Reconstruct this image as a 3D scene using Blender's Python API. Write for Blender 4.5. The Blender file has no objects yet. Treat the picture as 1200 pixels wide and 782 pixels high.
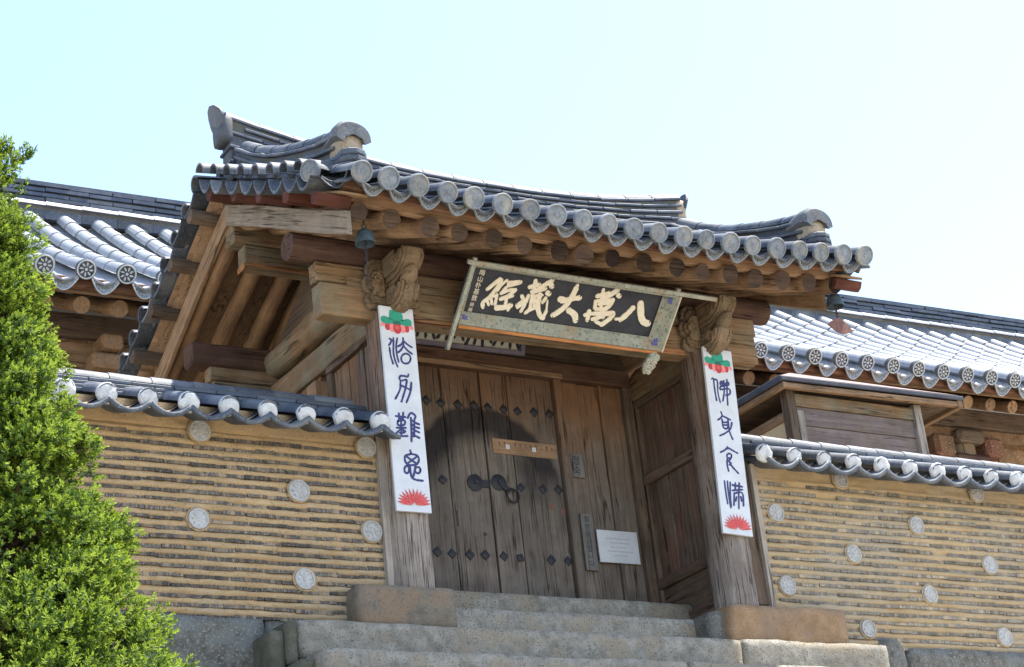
import bpy, bmesh, math, random
import numpy as np
from mathutils import Vector, Matrix, noise
from math import sin, cos, pi, radians, sqrt, atan2, asin, tan

random.seed(7)
rng = np.random.default_rng(7)
SC = bpy.context.scene
COL = SC.collection

# ------------------------------------------------------------------ camera
def setup_camera():
    yaw, pitch, roll = radians(33.08), radians(22.82), radians(-6.55)
    F = Vector((sin(yaw)*cos(pitch), cos(yaw)*cos(pitch), sin(pitch)))
    R = Vector((cos(yaw), -sin(yaw), 0))
    U = R.cross(F)
    r = R*cos(roll) + U*sin(roll)
    u = -R*sin(roll) + U*cos(roll)
    cd = bpy.data.cameras.new('camera')
    cam = bpy.data.objects.new('camera', cd)
    COL.objects.link(cam)
    m = Matrix((r, u, -F)).transposed().to_4x4()
    m.translation = Vector((-7.888, -12.0, -3.916))
    cam.matrix_world = m
    cd.sensor_width = 36.0
    cd.lens = 2350/1200*36
    cd.clip_start, cd.clip_end = 0.1, 2000
    SC.camera = cam
setup_camera()

# ------------------------------------------------------------------ light
SUN = Vector((0.40, -0.05, 1.0)).normalized()          # direction towards the sun
def setup_light():
    w = bpy.data.worlds.new('World'); SC.world = w; w.use_nodes = True
    t = w.node_tree
    bg = t.nodes['Background']
    sky = t.nodes.new('ShaderNodeTexSky'); sky.sky_type = 'NISHITA'
    sky.sun_disc = False
    sky.sun_elevation = asin(SUN.z)
    sky.sun_rotation = atan2(SUN.x, SUN.y)
    sky.altitude = 600; sky.air_density = 1.0; sky.dust_density = 1.6; sky.ozone_density = 1.0
    t.links.new(sky.outputs[0], bg.inputs[0])
    bg.inputs[1].default_value = 0.14
    ld = bpy.data.lights.new('sun', 'SUN'); ld.energy = 4.2; ld.angle = radians(0.55)
    ld.color = (1.0, 0.95, 0.87)
    so = bpy.data.objects.new('sun', ld); COL.objects.link(so)
    so.rotation_euler = SUN.to_track_quat('Z', 'Y').to_euler()
    so.location = (4, -4, 14)
setup_light()
SC.view_settings.view_transform = 'Standard'
SC.view_settings.look = 'None'
SC.view_settings.exposure = 1.74
SC.view_settings.gamma = 1.0
SC.cycles.use_denoising = True
SC.cycles.max_bounces = 8
SC.cycles.diffuse_bounces = 5

# ------------------------------------------------------------------ mesh helpers
class MB:
    """collects faces; build() links them as one mesh object"""
    def __init__(s): s.v = []; s.f = []; s.m = []
    def add(s, vs, fs, mi=0):
        b = len(s.v); s.v += [tuple(p) for p in vs]
        s.f += [tuple(i+b for i in f) for f in fs]; s.m += [mi]*len(fs)
        return s
    def box(s, x0, x1, y0, y1, z0, z1, mi=0, M=None):
        vs = [Vector(p) for p in ((x0,y0,z0),(x1,y0,z0),(x1,y1,z0),(x0,y1,z0),(x0,y0,z1),(x1,y0,z1),(x1,y1,z1),(x0,y1,z1))]
        if M is not None: vs = [M @ p for p in vs]
        return s.add(vs, [(0,3,2,1),(4,5,6,7),(0,1,5,4),(1,2,6,5),(2,3,7,6),(3,0,4,7)], mi)
    def beam(s, p0, p1, w, h, up=(0,0,1), mi=0, n=1, wob=0, seed=0):
        """rectangular bar p0->p1, width w across, height h along up; n pieces with a little wobble"""
        p0, p1 = Vector(p0), Vector(p1); d = (p1-p0).normalized()
        sd = d.cross(Vector(up)).normalized(); u = sd.cross(d)
        vs = []; fs = []
        for i in range(n+1):
            c = p0.lerp(p1, i/n)
            if wob and 0 < i < n:
                c = c + sd*wob*(noise.noise((i*.7, seed, 0))) + u*wob*(noise.noise((i*.7, seed, 9)))
            k = len(vs)
            vs += [c-sd*w/2-u*h/2, c+sd*w/2-u*h/2, c+sd*w/2+u*h/2, c-sd*w/2+u*h/2]
            if i:
                for j in range(4):
                    fs.append((k-4+j, k-4+(j+1)%4, k+(j+1)%4, k+j))
        fs += [(3,2,1,0), (k,k+1,k+2,k+3)]
        return s.add(vs, fs, mi)
    def tube(s, pts, rad, n=12, mi=0, caps=True, mcap=None, wob=0, seed=0, taper=True):
        pts = [Vector(p) for p in pts]
        rad = rad if isinstance(rad, (list, tuple)) else [rad]*len(pts)
        vs = []; fs = []
        d0 = (pts[1]-pts[0]).normalized()
        a = d0.orthogonal().normalized()
        for i, p in enumerate(pts):
            d = (pts[min(i+1, len(pts)-1)]-pts[max(i-1, 0)]).normalized()
            a = (a-d*a.dot(d)).normalized(); b = d.cross(a)
            for j in range(n):
                t = 2*pi*j/n
                r = rad[i]*(1+(wob*noise.noise((i*.9, j*1.3+seed*7.1, seed)) if wob else 0))
                vs.append(p+a*cos(t)*r+b*sin(t)*r)
        for i in range(len(pts)-1):
            for j in range(n):
                fs.append((i*n+j, i*n+(j+1)%n, (i+1)*n+(j+1)%n, (i+1)*n+j))
        s.add(vs, fs, mi)
        if caps:
            b = len(s.v)-len(vs)
            mc = mi if mcap is None else mcap
            s.f.append(tuple(b+j for j in reversed(range(n)))); s.m.append(mc)
            s.f.append(tuple(b+(len(pts)-1)*n+j for j in range(n))); s.m.append(mc)
        return s
    def prism(s, poly, axis, a0, a1, mi=0):
        """poly = 2D outline (ccw), extruded along axis from a0 to a1"""
        def P(q, a):
            return {'x': (a, q[0], q[1]), 'y': (q[0], a, q[1]), 'z': (q[0], q[1], a)}[axis]
        n = len(poly)
        vs = [P(q, a0) for q in poly]+[P(q, a1) for q in poly]
        fs = [tuple(reversed(range(n))), tuple(range(n, 2*n))]+[(i, (i+1)%n, n+(i+1)%n, n+i) for i in range(n)]
        return s.add(vs, fs, mi)
    def lathe(s, prof, n=16, M=None, mi=0):
        """prof = (r, h) pairs about local z"""
        vs = []; fs = []
        for r, h in prof:
            for j in range(n):
                p = Vector((r*cos(2*pi*j/n), r*sin(2*pi*j/n), h)); vs.append(M @ p if M is not None else p)
        for i in range(len(prof)-1):
            for j in range(n):
                fs.append((i*n+j, i*n+(j+1)%n, (i+1)*n+(j+1)%n, (i+1)*n+j))
        fs.append(tuple(reversed(range(n)))); fs.append(tuple((len(prof)-1)*n+j for j in range(n)))
        return s.add(vs, fs, mi)
    def grid(s, fn, nu, nv, mi=0):
        vs = [fn(i/nu, j/nv) for i in range(nu+1) for j in range(nv+1)]
        fs = [(i*(nv+1)+j, (i+1)*(nv+1)+j, (i+1)*(nv+1)+j+1, i*(nv+1)+j+1) for i in range(nu) for j in range(nv)]
        return s.add(vs, fs, mi)
    def mesh(s, name, mats, smooth=False):
        me = bpy.data.meshes.new(name)
        me.from_pydata(s.v, [], s.f)
        for m in (mats if isinstance(mats, (list, tuple)) else [mats]): me.materials.append(m)
        if len(set(s.m)) > 1: me.polygons.foreach_set('material_index', s.m)
        bm = bmesh.new(); bm.from_mesh(me); bmesh.ops.recalc_face_normals(bm, faces=bm.faces); bm.to_mesh(me); bm.free()
        if smooth:
            me.polygons.foreach_set('use_smooth', [True]*len(me.polygons))
            me.set_sharp_from_angle(angle=radians(42))
        me.update()
        return me
    def build(s, name, mats, parent=None, smooth=False, bevel=0, seg=2):
        o = bpy.data.objects.new(name, s.mesh(name, mats, smooth)); link(o, parent)
        if bevel:
            b = o.modifiers.new('bevel', 'BEVEL'); b.width = bevel; b.segments = seg; b.limit_method = 'ANGLE'; b.angle_limit = radians(40)
            b.harden_normals = False
        return o

def link(o, parent=None):
    COL.objects.link(o)
    if parent is not None:
        o.parent = parent
        o.matrix_parent_inverse = WM[parent.name].inverted()
    WM[o.name] = o.matrix_basis.copy()
    return o
WM = {}
def inst(name, me, parent, M=None, label=None):
    o = bpy.data.objects.new(name, me)
    if M is not None: o.matrix_basis = M
    link(o, parent)
    if label: o['label'] = label
    return o
def tag(o, label, cat, group=None):
    o['label'] = label; o['category'] = cat
    if group: o['group'] = group
    return o
def thing(name, loc, label, cat, group=None):
    o = bpy.data.objects.new(name, None); o.empty_display_size = .2
    o.location = loc; COL.objects.link(o); WM[o.name] = Matrix.Translation(Vector(loc))
    return tag(o, label, cat, group)
def kind(o, k): o['kind'] = k; return o

def stone(x0, x1, y0, y1, z0, z1, amp=.012, step=.09, round_=.03, seed=0):
    """rough hewn block: subdivided box with rounded worn edges"""
    mb = MB(); L = (x1-x0, y1-y0, z1-z0); O = ((x0+x1)/2, (y0+y1)/2, (z0+z1)/2)
    n = [max(2, min(60, int(round(l/step)))) for l in L]
    def disp(p):
        q = Vector(p); h = [l/2 for l in L]
        loc = Vector((q.x-O[0], q.y-O[1], q.z-O[2]))
        c = Vector([max(-h[i]+round_, min(h[i]-round_, loc[i])) for i in range(3)])
        e = loc-c
        if e.length > 1e-6: loc = c+e.normalized()*round_*min(1, e.length/round_ if e.length < round_ else 1)
        q = loc+Vector(O); s3 = Vector((seed*3.1, seed*1.7, 0))
        d = noise.noise_vector(q*2.2+s3)*amp + noise.noise_vector(q*9+s3)*amp*.5 + noise.noise_vector(q*25+s3)*amp*.22
        return q+d
    def face(ax, sg):
        a, b = [i for i in range(3) if i != ax]
        def f(u, v):
            p = [0, 0, 0]
            p[ax] = O[ax]+sg*L[ax]/2; p[a] = O[a]+(u-.5)*L[a]; p[b] = O[b]+(v-.5)*L[b]
            return disp(p)
        mb.grid(f, n[a], n[b])
    for ax in range(3):
        for sg in (-1, 1): face(ax, sg)
    return mb
def weld(o, d=.0015):
    bm = bmesh.new(); bm.from_mesh(o.data); bmesh.ops.remove_doubles(bm, verts=bm.verts, dist=d)
    bmesh.ops.recalc_face_normals(bm, faces=bm.faces); bm.to_mesh(o.data); bm.free()
    o.data.polygons.foreach_set('use_smooth', [True]*len(o.data.polygons))
    return o

# ------------------------------------------------------------------ materials
def nt(name):
    m = bpy.data.materials.new(name); m.use_nodes = True
    return m, m.node_tree, m.node_tree.nodes['Principled BSDF']
def nd(t, typ, ins=None, **kw):
    n = t.nodes.new(typ)
    for k, v in kw.items(): setattr(n, k, v)
    for k, v in (ins or {}).items():
        if isinstance(v, bpy.types.NodeSocket): t.links.new(v, n.inputs[k])
        else: n.inputs[k].default_value = v
    return n
def ramp(t, fac, stops):
    n = t.nodes.new('ShaderNodeValToRGB'); t.links.new(fac, n.inputs[0])
    e = n.color_ramp.elements
    while len(e) < len(stops): e.new(.5)
    for el, (p, c) in zip(e, stops):
        el.position = p; el.color = (*c, 1) if len(c) == 3 else c
    return n.outputs[0]
def g(v): return (v, v, v)
def mix(t, fac, a, b, mode='MIX'):
    n = t.nodes.new('ShaderNodeMix'); n.data_type = 'RGBA'; n.blend_type = mode
    for i, v in ((0, fac), (6, a), (7, b)):
        if isinstance(v, bpy.types.NodeSocket): t.links.new(v, n.inputs[i])
        else: n.inputs[i].default_value = v if i == 0 else ((*v, 1) if len(v) == 3 else v)
    return n.outputs[2]
def math_(t, op, a, b=0.0, c=None):
    n = t.nodes.new('ShaderNodeMath'); n.operation = op
    for i, v in enumerate((a, b) if c is None else (a, b, c)):
        if isinstance(v, bpy.types.NodeSocket): t.links.new(v, n.inputs[i])
        else: n.inputs[i].default_value = v
    return n.outputs[0]
def coords(t, scale=(1, 1, 1), vec=None):
    if vec is None: vec = t.nodes.new('ShaderNodeTexCoord').outputs['Object']
    return nd(t, 'ShaderNodeMapping', {'Vector': vec, 'Scale': scale}).outputs[0]
def nz(t, vec, scale, detail=5, rough=.6, dist=0):
    return nd(t, 'ShaderNodeTexNoise', {'Vector': vec, 'Scale': scale, 'Detail': detail, 'Roughness': rough, 'Distortion': dist}).outputs[0]
def bump(t, b, h, strength=.5, dist=.01):
    n = nd(t, 'ShaderNodeBump', {'Height': h, 'Strength': strength, 'Distance': dist}); t.links.new(n.outputs[0], b.inputs['Normal'])

def wood(name, dark, light, axis='x', patch=None, patch_amt=.5, top=None, top_z=(1.4, 2.2), rough=.92, crack=.655, stain=None, vary=.28, rotx=0):
    """weathered timber, grain along one axis; patch = faded colour in blotches; top = old paint left above a height"""
    m, t, b = nt(name)
    tc = t.nodes.new('ShaderNodeTexCoord').outputs['Object']
    oi = t.nodes.new('ShaderNodeObjectInfo').outputs['Random']
    off = nd(t, 'ShaderNodeCombineXYZ', {0: math_(t, 'MULTIPLY', oi, 13.0), 1: math_(t, 'MULTIPLY', oi, 7.0), 2: math_(t, 'MULTIPLY', oi, 5.0)}).outputs[0]
    rv = nd(t, 'ShaderNodeMapping', {'Vector': tc, 'Rotation': (rotx, 0, 0)}).outputs[0] if rotx else tc
    tv = nd(t, 'ShaderNodeVectorMath', {0: rv, 1: off}, operation='ADD').outputs[0]
    lo = {'x': (1.0, 24, 24), 'y': (24, 1.0, 24), 'z': (24, 24, 1.0)}[axis]
    hi = {'x': (2.4, 105, 105), 'y': (105, 2.4, 105), 'z': (105, 105, 2.4)}[axis]
    g1 = nz(t, coords(t, lo, tv), 1.0, 7, .65, .9)
    g2 = nz(t, coords(t, hi, tv), 1.0, 4, .6, .4)
    c = ramp(t, g1, [(.28, dark), (.72, light)])
    pn = nz(t, tv, 2.3, 5, .6)
    if patch:
        c = mix(t, math_(t, 'MULTIPLY', ramp(t, pn, [(.42, g(0)), (.62, g(1))]), patch_amt), c, patch)
    if top:
        z = nd(t, 'ShaderNodeSeparateXYZ', {0: tc}).outputs[2]
        f = nd(t, 'ShaderNodeMapRange', {0: math_(t, 'ADD', z, math_(t, 'MULTIPLY', math_(t, 'SUBTRACT', pn, .5), 1.3)), 1: top_z[0], 2: top_z[1]}).outputs[0]
        f = math_(t, 'MULTIPLY', f, ramp(t, g1, [(.3, g(.45)), (.6, g(1))]))
        c = mix(t, f, c, top)
    if stain: c = stain(t, tc, c, pn, g1)
    ck = ramp(t, g2, [(crack-.05, g(1)), (crack+.03, g(.22))])
    c = mix(t, 1.0, c, ck, 'MULTIPLY')
    fine = ramp(t, g2, [(.3, g(.82)), (.65, g(1.12))])
    c = mix(t, 1.0, c, fine, 'MULTIPLY')
    # long drying splits that follow the grain, and old grime in blotches
    g3 = nz(t, coords(t, {'x': (.45, 11, 11), 'y': (11, .45, 11), 'z': (11, 11, .45)}[axis], tv), 1.0, 3, .5, .3)
    sp = ramp(t, math_(t, 'ABSOLUTE', math_(t, 'SUBTRACT', g3, .5)), [(.004, g(.30)), (.020, g(1))])
    sp = mix(t, ramp(t, nz(t, tv, 1.7, 3, .6), [(.44, g(0)), (.56, g(1))]), (1, 1, 1), sp)
    c = mix(t, 1.0, c, sp, 'MULTIPLY')
    c = mix(t, 1.0, c, ramp(t, nz(t, tv, 3.7, 6, .65), [(.3, g(.72)), (.7, g(1.14))]), 'MULTIPLY')
    v = math_(t, 'ADD', math_(t, 'MULTIPLY', oi, vary), 1-vary/2)
    c = mix(t, 1.0, c, nd(t, 'ShaderNodeCombineXYZ', {0: v, 1: v, 2: v}).outputs[0], 'MULTIPLY')
    t.links.new(c, b.inputs['Base Color']); b.inputs['Roughness'].default_value = rough
    b.inputs['Specular IOR Level'].default_value = .12
    h = math_(t, 'ADD', math_(t, 'MULTIPLY', g1, .6), math_(t, 'MULTIPLY', math_(t, 'MULTIPLY', math_(t, 'MULTIPLY', ck, fine), sp), .6))
    bump(t, b, h, .55, .008)
    return m

def mineral(name, base, var, scale=6, speck=None, speck_scale=160, patch=None, rough=.85, bmp=.4, bdist=.006, spec=.25, vary=.2):
    m, t, b = nt(name)
    tc = t.nodes.new('ShaderNodeTexCoord').outputs['Object']
    oi = t.nodes.new('ShaderNodeObjectInfo').outputs['Random']
    tv = nd(t, 'ShaderNodeVectorMath', {0: tc, 1: nd(t, 'ShaderNodeCombineXYZ', {0: math_(t, 'MULTIPLY', oi, 17.0), 1: math_(t, 'MULTIPLY', oi, 9.0), 2: 0.0}).outputs[0]}, operation='ADD').outputs[0]
    n1 = nz(t, tv, scale, 8, .65); n2 = nz(t, tv, speck_scale, 3, .7)
    c = ramp(t, n1, [(.3, base), (.7, var)])
    if patch:
        c = mix(t, ramp(t, nz(t, tv, scale*.35, 4, .6), [(.48, g(0)), (.62, g(1))]), c, patch)
    if speck: c = mix(t, ramp(t, n2, [(.56, g(0)), (.63, g(1))]), c, speck)
    v = math_(t, 'ADD', math_(t, 'MULTIPLY', oi, vary), 1-vary/2)
    c = mix(t, 1.0, c, nd(t, 'ShaderNodeCombineXYZ', {0: v, 1: v, 2: v}).outputs[0], 'MULTIPLY')
    t.links.new(c, b.inputs['Base Color']); b.inputs['Roughness'].default_value = rough
    b.inputs['Specular IOR Level'].default_value = spec
    bump(t, b, math_(t, 'ADD', n1, math_(t, 'MULTIPLY', n2, .5)), bmp, bdist)
    return m
def plain(name, col, rough=.6, metal=0, var=.12, scale=30):
    m, t, b = nt(name)
    n1 = nz(t, coords(t), scale, 5, .6)
    c = ramp(t, n1, [(.3, tuple(x*(1-var) for x in col)), (.7, tuple(min(1, x*(1+var)) for x in col))])
    t.links.new(c, b.inputs['Base Color']); b.inputs['Roughness'].default_value = rough; b.inputs['Metallic'].default_value = metal
    return m

TAN_D, TAN_L = (.145, .085, .045), (.30, .195, .11)
GREENISH = (.19, .185, .135)
M = {}
for ax in 'xyz':
    M['beam_'+ax] = wood('beam wood '+ax, TAN_D, TAN_L, ax, GREENISH, .65)
    M['orange_'+ax] = wood('orange wood '+ax, (.22, .13, .072), (.37, .24, .145), ax, (.26, .17, .1), .5, vary=.2)
    M['pale_'+ax] = wood('pale wood '+ax, (.26, .225, .19), (.42, .37, .31), ax, (.36, .29, .21), .5)
    M['dark_'+ax] = wood('dark wood '+ax, (.075, .054, .041), (.17, .122, .087), ax, (.165, .118, .082), .5)
M['rafter'] = wood('rafter wood', (.23, .14, .078), (.41, .27, .155), 'y', (.12, .065, .05), .6, rotx=-radians(25))
M['rafter_rear'] = wood('rear rafter wood', (.20, .115, .06), (.37, .235, .13), 'y', (.12, .065, .05), .5, rotx=radians(25))
M['barge_front'] = wood('pale barge wood', (.19, .155, .12), (.32, .265, .205), 'y', (.28, .21, .15), .5, rotx=-radians(26.8))
M['barge_rear'] = wood('orange barge wood', (.22, .13, .072), (.37, .24, .145), 'y', (.26, .17, .1), .5, rotx=radians(26.8))
M['rafter_end'] = wood('rafter end grain', (.035, .026, .022), (.11, .073, .05), 'x', (.035, .025, .026), .6, vary=1.2)
M['red'] = wood('dark red wood', (.085, .03, .022), (.16, .06, .04), 'x', (.07, .045, .04), .5)
M['redpanel'] = wood('faded red panel', (.09, .068, .052), (.185, .14, .107), 'z', (.17, .08, .058), .6)
M['column'] = wood('column wood', (.19, .158, .134), (.42, .362, .31), 'z', (.20, .165, .14), .6, top=(.17, .105, .072), top_z=(.5, 1.5), crack=.60)
M['plank_z'] = wood('grey plank', (.098, .08, .063), (.215, .174, .137), 'z', (.135, .115, .098), .5, top=(.23, .115, .055), top_z=(1.2, 2.1))
def door_stain(t, tc, c, pn, g1):
    s = nd(t, 'ShaderNodeSeparateXYZ', {0: tc}).outputs
    dx = math_(t, 'SUBTRACT', s[0], .15); dz = math_(t, 'SUBTRACT', s[2], 1.20)
    r = math_(t, 'SQRT', math_(t, 'ADD', math_(t, 'MULTIPLY', dx, dx), math_(t, 'MULTIPLY', dz, dz)))
    r = math_(t, 'ADD', r, math_(t, 'MULTIPLY', math_(t, 'SUBTRACT', pn, .5), .16))
    band = ramp(t, r, [(.33, g(0)), (.49, g(1)), (.655, g(1)), (.70, g(0))])
    up = nd(t, 'ShaderNodeMapRange', {0: dz, 1: -.12, 2: .18}).outputs[0]
    right = math_(t, 'MULTIPLY', nd(t, 'ShaderNodeMapRange', {0: math_(t, 'ABSOLUTE', math_(t, 'SUBTRACT', dx, .40)), 1: .16, 2: .04}).outputs[0], nd(t, 'ShaderNodeMapRange', {0: math_(t, 'ABSOLUTE', math_(t, 'SUBTRACT', dz, .16)), 1: .30, 2: .12}).outputs[0])
    f = math_(t, 'MAXIMUM', math_(t, 'MULTIPLY', band, up), math_(t, 'MULTIPLY', right, .8))
    return mix(t, math_(t, 'MULTIPLY', f, .88), c, (.024, .022, .025))
M['door'] = wood('door plank', (.095, .079, .065), (.215, .18, .147), 'z', (.165, .145, .126), .5, top=(.17, .092, .05), top_z=(1.45, 2.1), stain=door_stain, crack=.64)
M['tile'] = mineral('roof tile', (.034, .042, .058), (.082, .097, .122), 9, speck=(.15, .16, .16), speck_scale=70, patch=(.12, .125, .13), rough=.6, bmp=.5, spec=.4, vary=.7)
M['tile_end'] = mineral('roof tile end', (.105, .12, .14), (.235, .255, .275), 18, speck=(.13, .14, .15), speck_scale=90, patch=(.26, .25, .22), rough=.7, vary=.3)
M['tile_mid'] = mineral('weathered ridge end', (.06, .068, .078), (.15, .16, .172), 10, speck=(.21, .21, .2), speck_scale=60, patch=(.12, .115, .10), rough=.8, vary=.2)
M['carved'] = wood('carved timber', (.12, .08, .048), (.28, .19, .118), 'y', (.17, .15, .105), .5, crack=.64)
M['tile_navy'] = mineral('dark ridge tile', (.022, .031, .05), (.055, .07, .10), 9, patch=(.07, .082, .10), rough=.5, bmp=.3, spec=.45, vary=.5)
M['rail'] = wood('worn brown rail', (.10, .072, .054), (.20, .145, .105), 'y', (.12, .06, .045), .4)
M['tile_dark'] = mineral('dark tile clay', (.05, .055, .065), (.10, .108, .12), 12, patch=(.09, .085, .06), rough=.75, vary=.3)  # dark grey clay for ridge cores, a ridge-end bed and hall end discs
M['pattern'] = mineral('patterned drop tile', (.13, .145, .16), (.40, .42, .43), 55, speck=(.10, .11, .12), speck_scale=75, rough=.8, bmp=.8)
M['chalk'] = plain('chalky rim', (.46, .47, .47), .9); M['rim'] = mineral('weathered tile rim', (.16, .175, .19), (.32, .335, .345), 40, rough=.85)
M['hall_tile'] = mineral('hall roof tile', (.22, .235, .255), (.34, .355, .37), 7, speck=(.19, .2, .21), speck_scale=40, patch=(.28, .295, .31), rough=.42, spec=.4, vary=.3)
M['plaster'] = mineral('white plaster', (.42, .42, .41), (.66, .66, .65), 16, speck=(.36, .36, .35), speck_scale=110, rough=.9, bmp=.5, vary=.12)
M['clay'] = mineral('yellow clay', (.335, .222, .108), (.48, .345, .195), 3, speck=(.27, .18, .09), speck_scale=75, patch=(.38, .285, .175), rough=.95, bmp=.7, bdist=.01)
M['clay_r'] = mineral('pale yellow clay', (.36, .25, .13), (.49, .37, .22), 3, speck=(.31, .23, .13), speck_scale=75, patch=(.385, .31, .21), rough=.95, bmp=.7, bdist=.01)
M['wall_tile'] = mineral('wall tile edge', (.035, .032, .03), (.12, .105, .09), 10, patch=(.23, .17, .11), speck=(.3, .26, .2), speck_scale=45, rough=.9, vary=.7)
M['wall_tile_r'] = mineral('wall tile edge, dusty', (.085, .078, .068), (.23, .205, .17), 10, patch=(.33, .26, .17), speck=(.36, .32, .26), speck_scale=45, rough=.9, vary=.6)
M['disc'] = mineral('pale end tile', (.33, .325, .31), (.50, .49, .465), 20, speck=(.26, .26, .26), speck_scale=80, rough=.9, bmp=.7, vary=.15)
M['granite'] = mineral('granite', (.15, .134, .105), (.345, .315, .255), 11, speck=(.10, .096, .088), speck_scale=75, patch=(.265, .22, .155), rough=.9, bmp=.7, bdist=.01, vary=.15)
M['granite_dark'] = mineral('weathered granite', (.06, .057, .048), (.17, .158, .13), 15, speck=(.24, .23, .2), speck_scale=62, patch=(.14, .145, .13), rough=.95, bmp=.6, bdist=.01)
M['granite_brown'] = mineral('rusty granite', (.20, .125, .065), (.34, .22, .125), 8, speck=(.16, .105, .065), speck_scale=90, patch=(.23, .16, .11), rough=.95, bmp=.5, vary=.05)
M['granite_grey'] = mineral('brown grey granite', (.115, .10, .078), (.225, .19, .143), 8, speck=(.085, .08, .07), speck_scale=90, patch=(.22, .155, .10), rough=.95, bmp=.5, vary=.05)
M['moss'] = mineral('mossy stone', (.065, .064, .045), (.15, .142, .105), 9, speck=(.085, .085, .05), speck_scale=50, rough=.95)
M['earth'] = mineral('sandy earth', (.27, .24, .19), (.38, .34, .275), .8, speck=(.28, .25, .2), speck_scale=30, rough=1, bmp=.5)
M['iron'] = plain('black iron', (.022, .022, .026), .6, .3, .3)
M['bronze'] = plain('green bronze', (.05, .075, .09), .6, .3, .35)
M['rust'] = plain('rusty iron', (.16, .075, .055), .8, .1, .3)
# ------------------------------------------------------------------ terrain
def build_ground():
    prof = [(-400, -5.7), (-60, -5.6), (-9, -5.55), (-6.6, -5.4), (-3.5, -3.3), (-1.2, -1.35), (.15, -1.0), (.62, -.98), (.64, .17), (3, .2), (20, .2), (60, .3), (400, .5)]
    mb = MB(); xs = [-400, -60, -20] + [i*.9-9 for i in range(26)] + [30, 80, 400]
    vs = []; fs = []
    for x in xs:
        for y, z in prof:
            w = noise.noise((x*.5, y*.5, 3))*.12 if -6 < y < -.8 else 0
            vs.append((x, y, z+w))
    k = len(prof)
    for i in range(len(xs)-1):
        for j in range(k-1): fs.append((i*k+j, (i+1)*k+j, (i+1)*k+j+1, i*k+j+1))
    mb.add(vs, fs)
    kind(mb.build('ground', M['earth']), 'structure')
build_ground()

# ------------------------------------------------------------------ stone stairs
def build_stairs():
    t = thing('stone_stairs', (.3, -.7, -5.4), 'worn grey granite steps climbing to the wooden gate', 'stairs')
    def st(x0, x1, y0, y1, z0, z1, seed, mat='granite', name='step_stone', rd=.028, label=None):
        o = weld(stone(x0, x1, y0, y1, z0, z1, .005 if mat == 'moss' else .011, .06, rd, seed).build(name, M[mat], t))
        if label: o['label'] = label
    st(-.90, 1.70, .50, .93, -.12, .19, 1, rd=.05)
    st(-.91, 1.74, .10, .56, -.38, -.07, 2, rd=.035)
    st(-2.22, 1.46, -.32, .14, -.62, -.345, 3)
    st(1.475, 2.92, -.30, .14, -.62, -.325, 4)
    st(-2.26, .62, -.74, -.28, -.92, -.655, 5)
    st(.635, 2.74, -.73, -.28, -.92, -.645, 6)
    for k in range(12):
        y = -1.15-k*.42; z = -.94-k*.30
        c = .2+.9*noise.noise((k*2.3, 1, 5))
        st(-2.3, c, y, y+.5, z-.32, z, 10+k); st(c+.012, 2.8, y, y+.5, z-.32, z-.005, 40+k)
    for i, (x0, x1, y0, z0, z1) in enumerate(((-2.42, -2.315, -.30, -1.05, -.43), (-2.31, -2.235, -.33, -.66, -.37), (-2.36, -2.235, -.62, -1.1, -.70))):
        st(x0, x1, y0, y0+.4, z0, z1, 70+i, 'moss', 'side_stone', .008, 'narrow mossy stone closing the stair end')
build_stairs()

# ------------------------------------------------------------------ the gate
GX, GY = .28, 1.0
GATE = thing('temple_gate', (GX, GY, .17), 'old timber gate with grey tiled gable roof and shut plank doors', 'gate')
def P(name, mb, mat, bevel=.006, smooth=False, label=None, parent=None, seg=1):
    o = mb.build(name, M[mat] if isinstance(mat, str) else [M[k] for k in mat], parent or GATE, smooth, bevel, seg)
    if label: o['label'] = label
    return o
CX = (-1.165, 1.715)

def zb(x, d):
    """top of the tile bed, d = distance from the ridge line"""
    s = 1-d/2.2
    return 2.44+1.16*s-.14*s*(1-s)+(1-s)*.105*((x-GX)/2.3)**2+.006*(x-GX)+.03

M['mortar'] = mineral('bedding mortar', (.30, .24, .165), (.44, .36, .26), 12, speck=(.2, .17, .13), speck_scale=60, rough=.95)
M['wave'] = wood('wavy eave board', (.13, .06, .036), (.24, .12, .07), 'x', (.16, .10, .07), .5)

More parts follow.
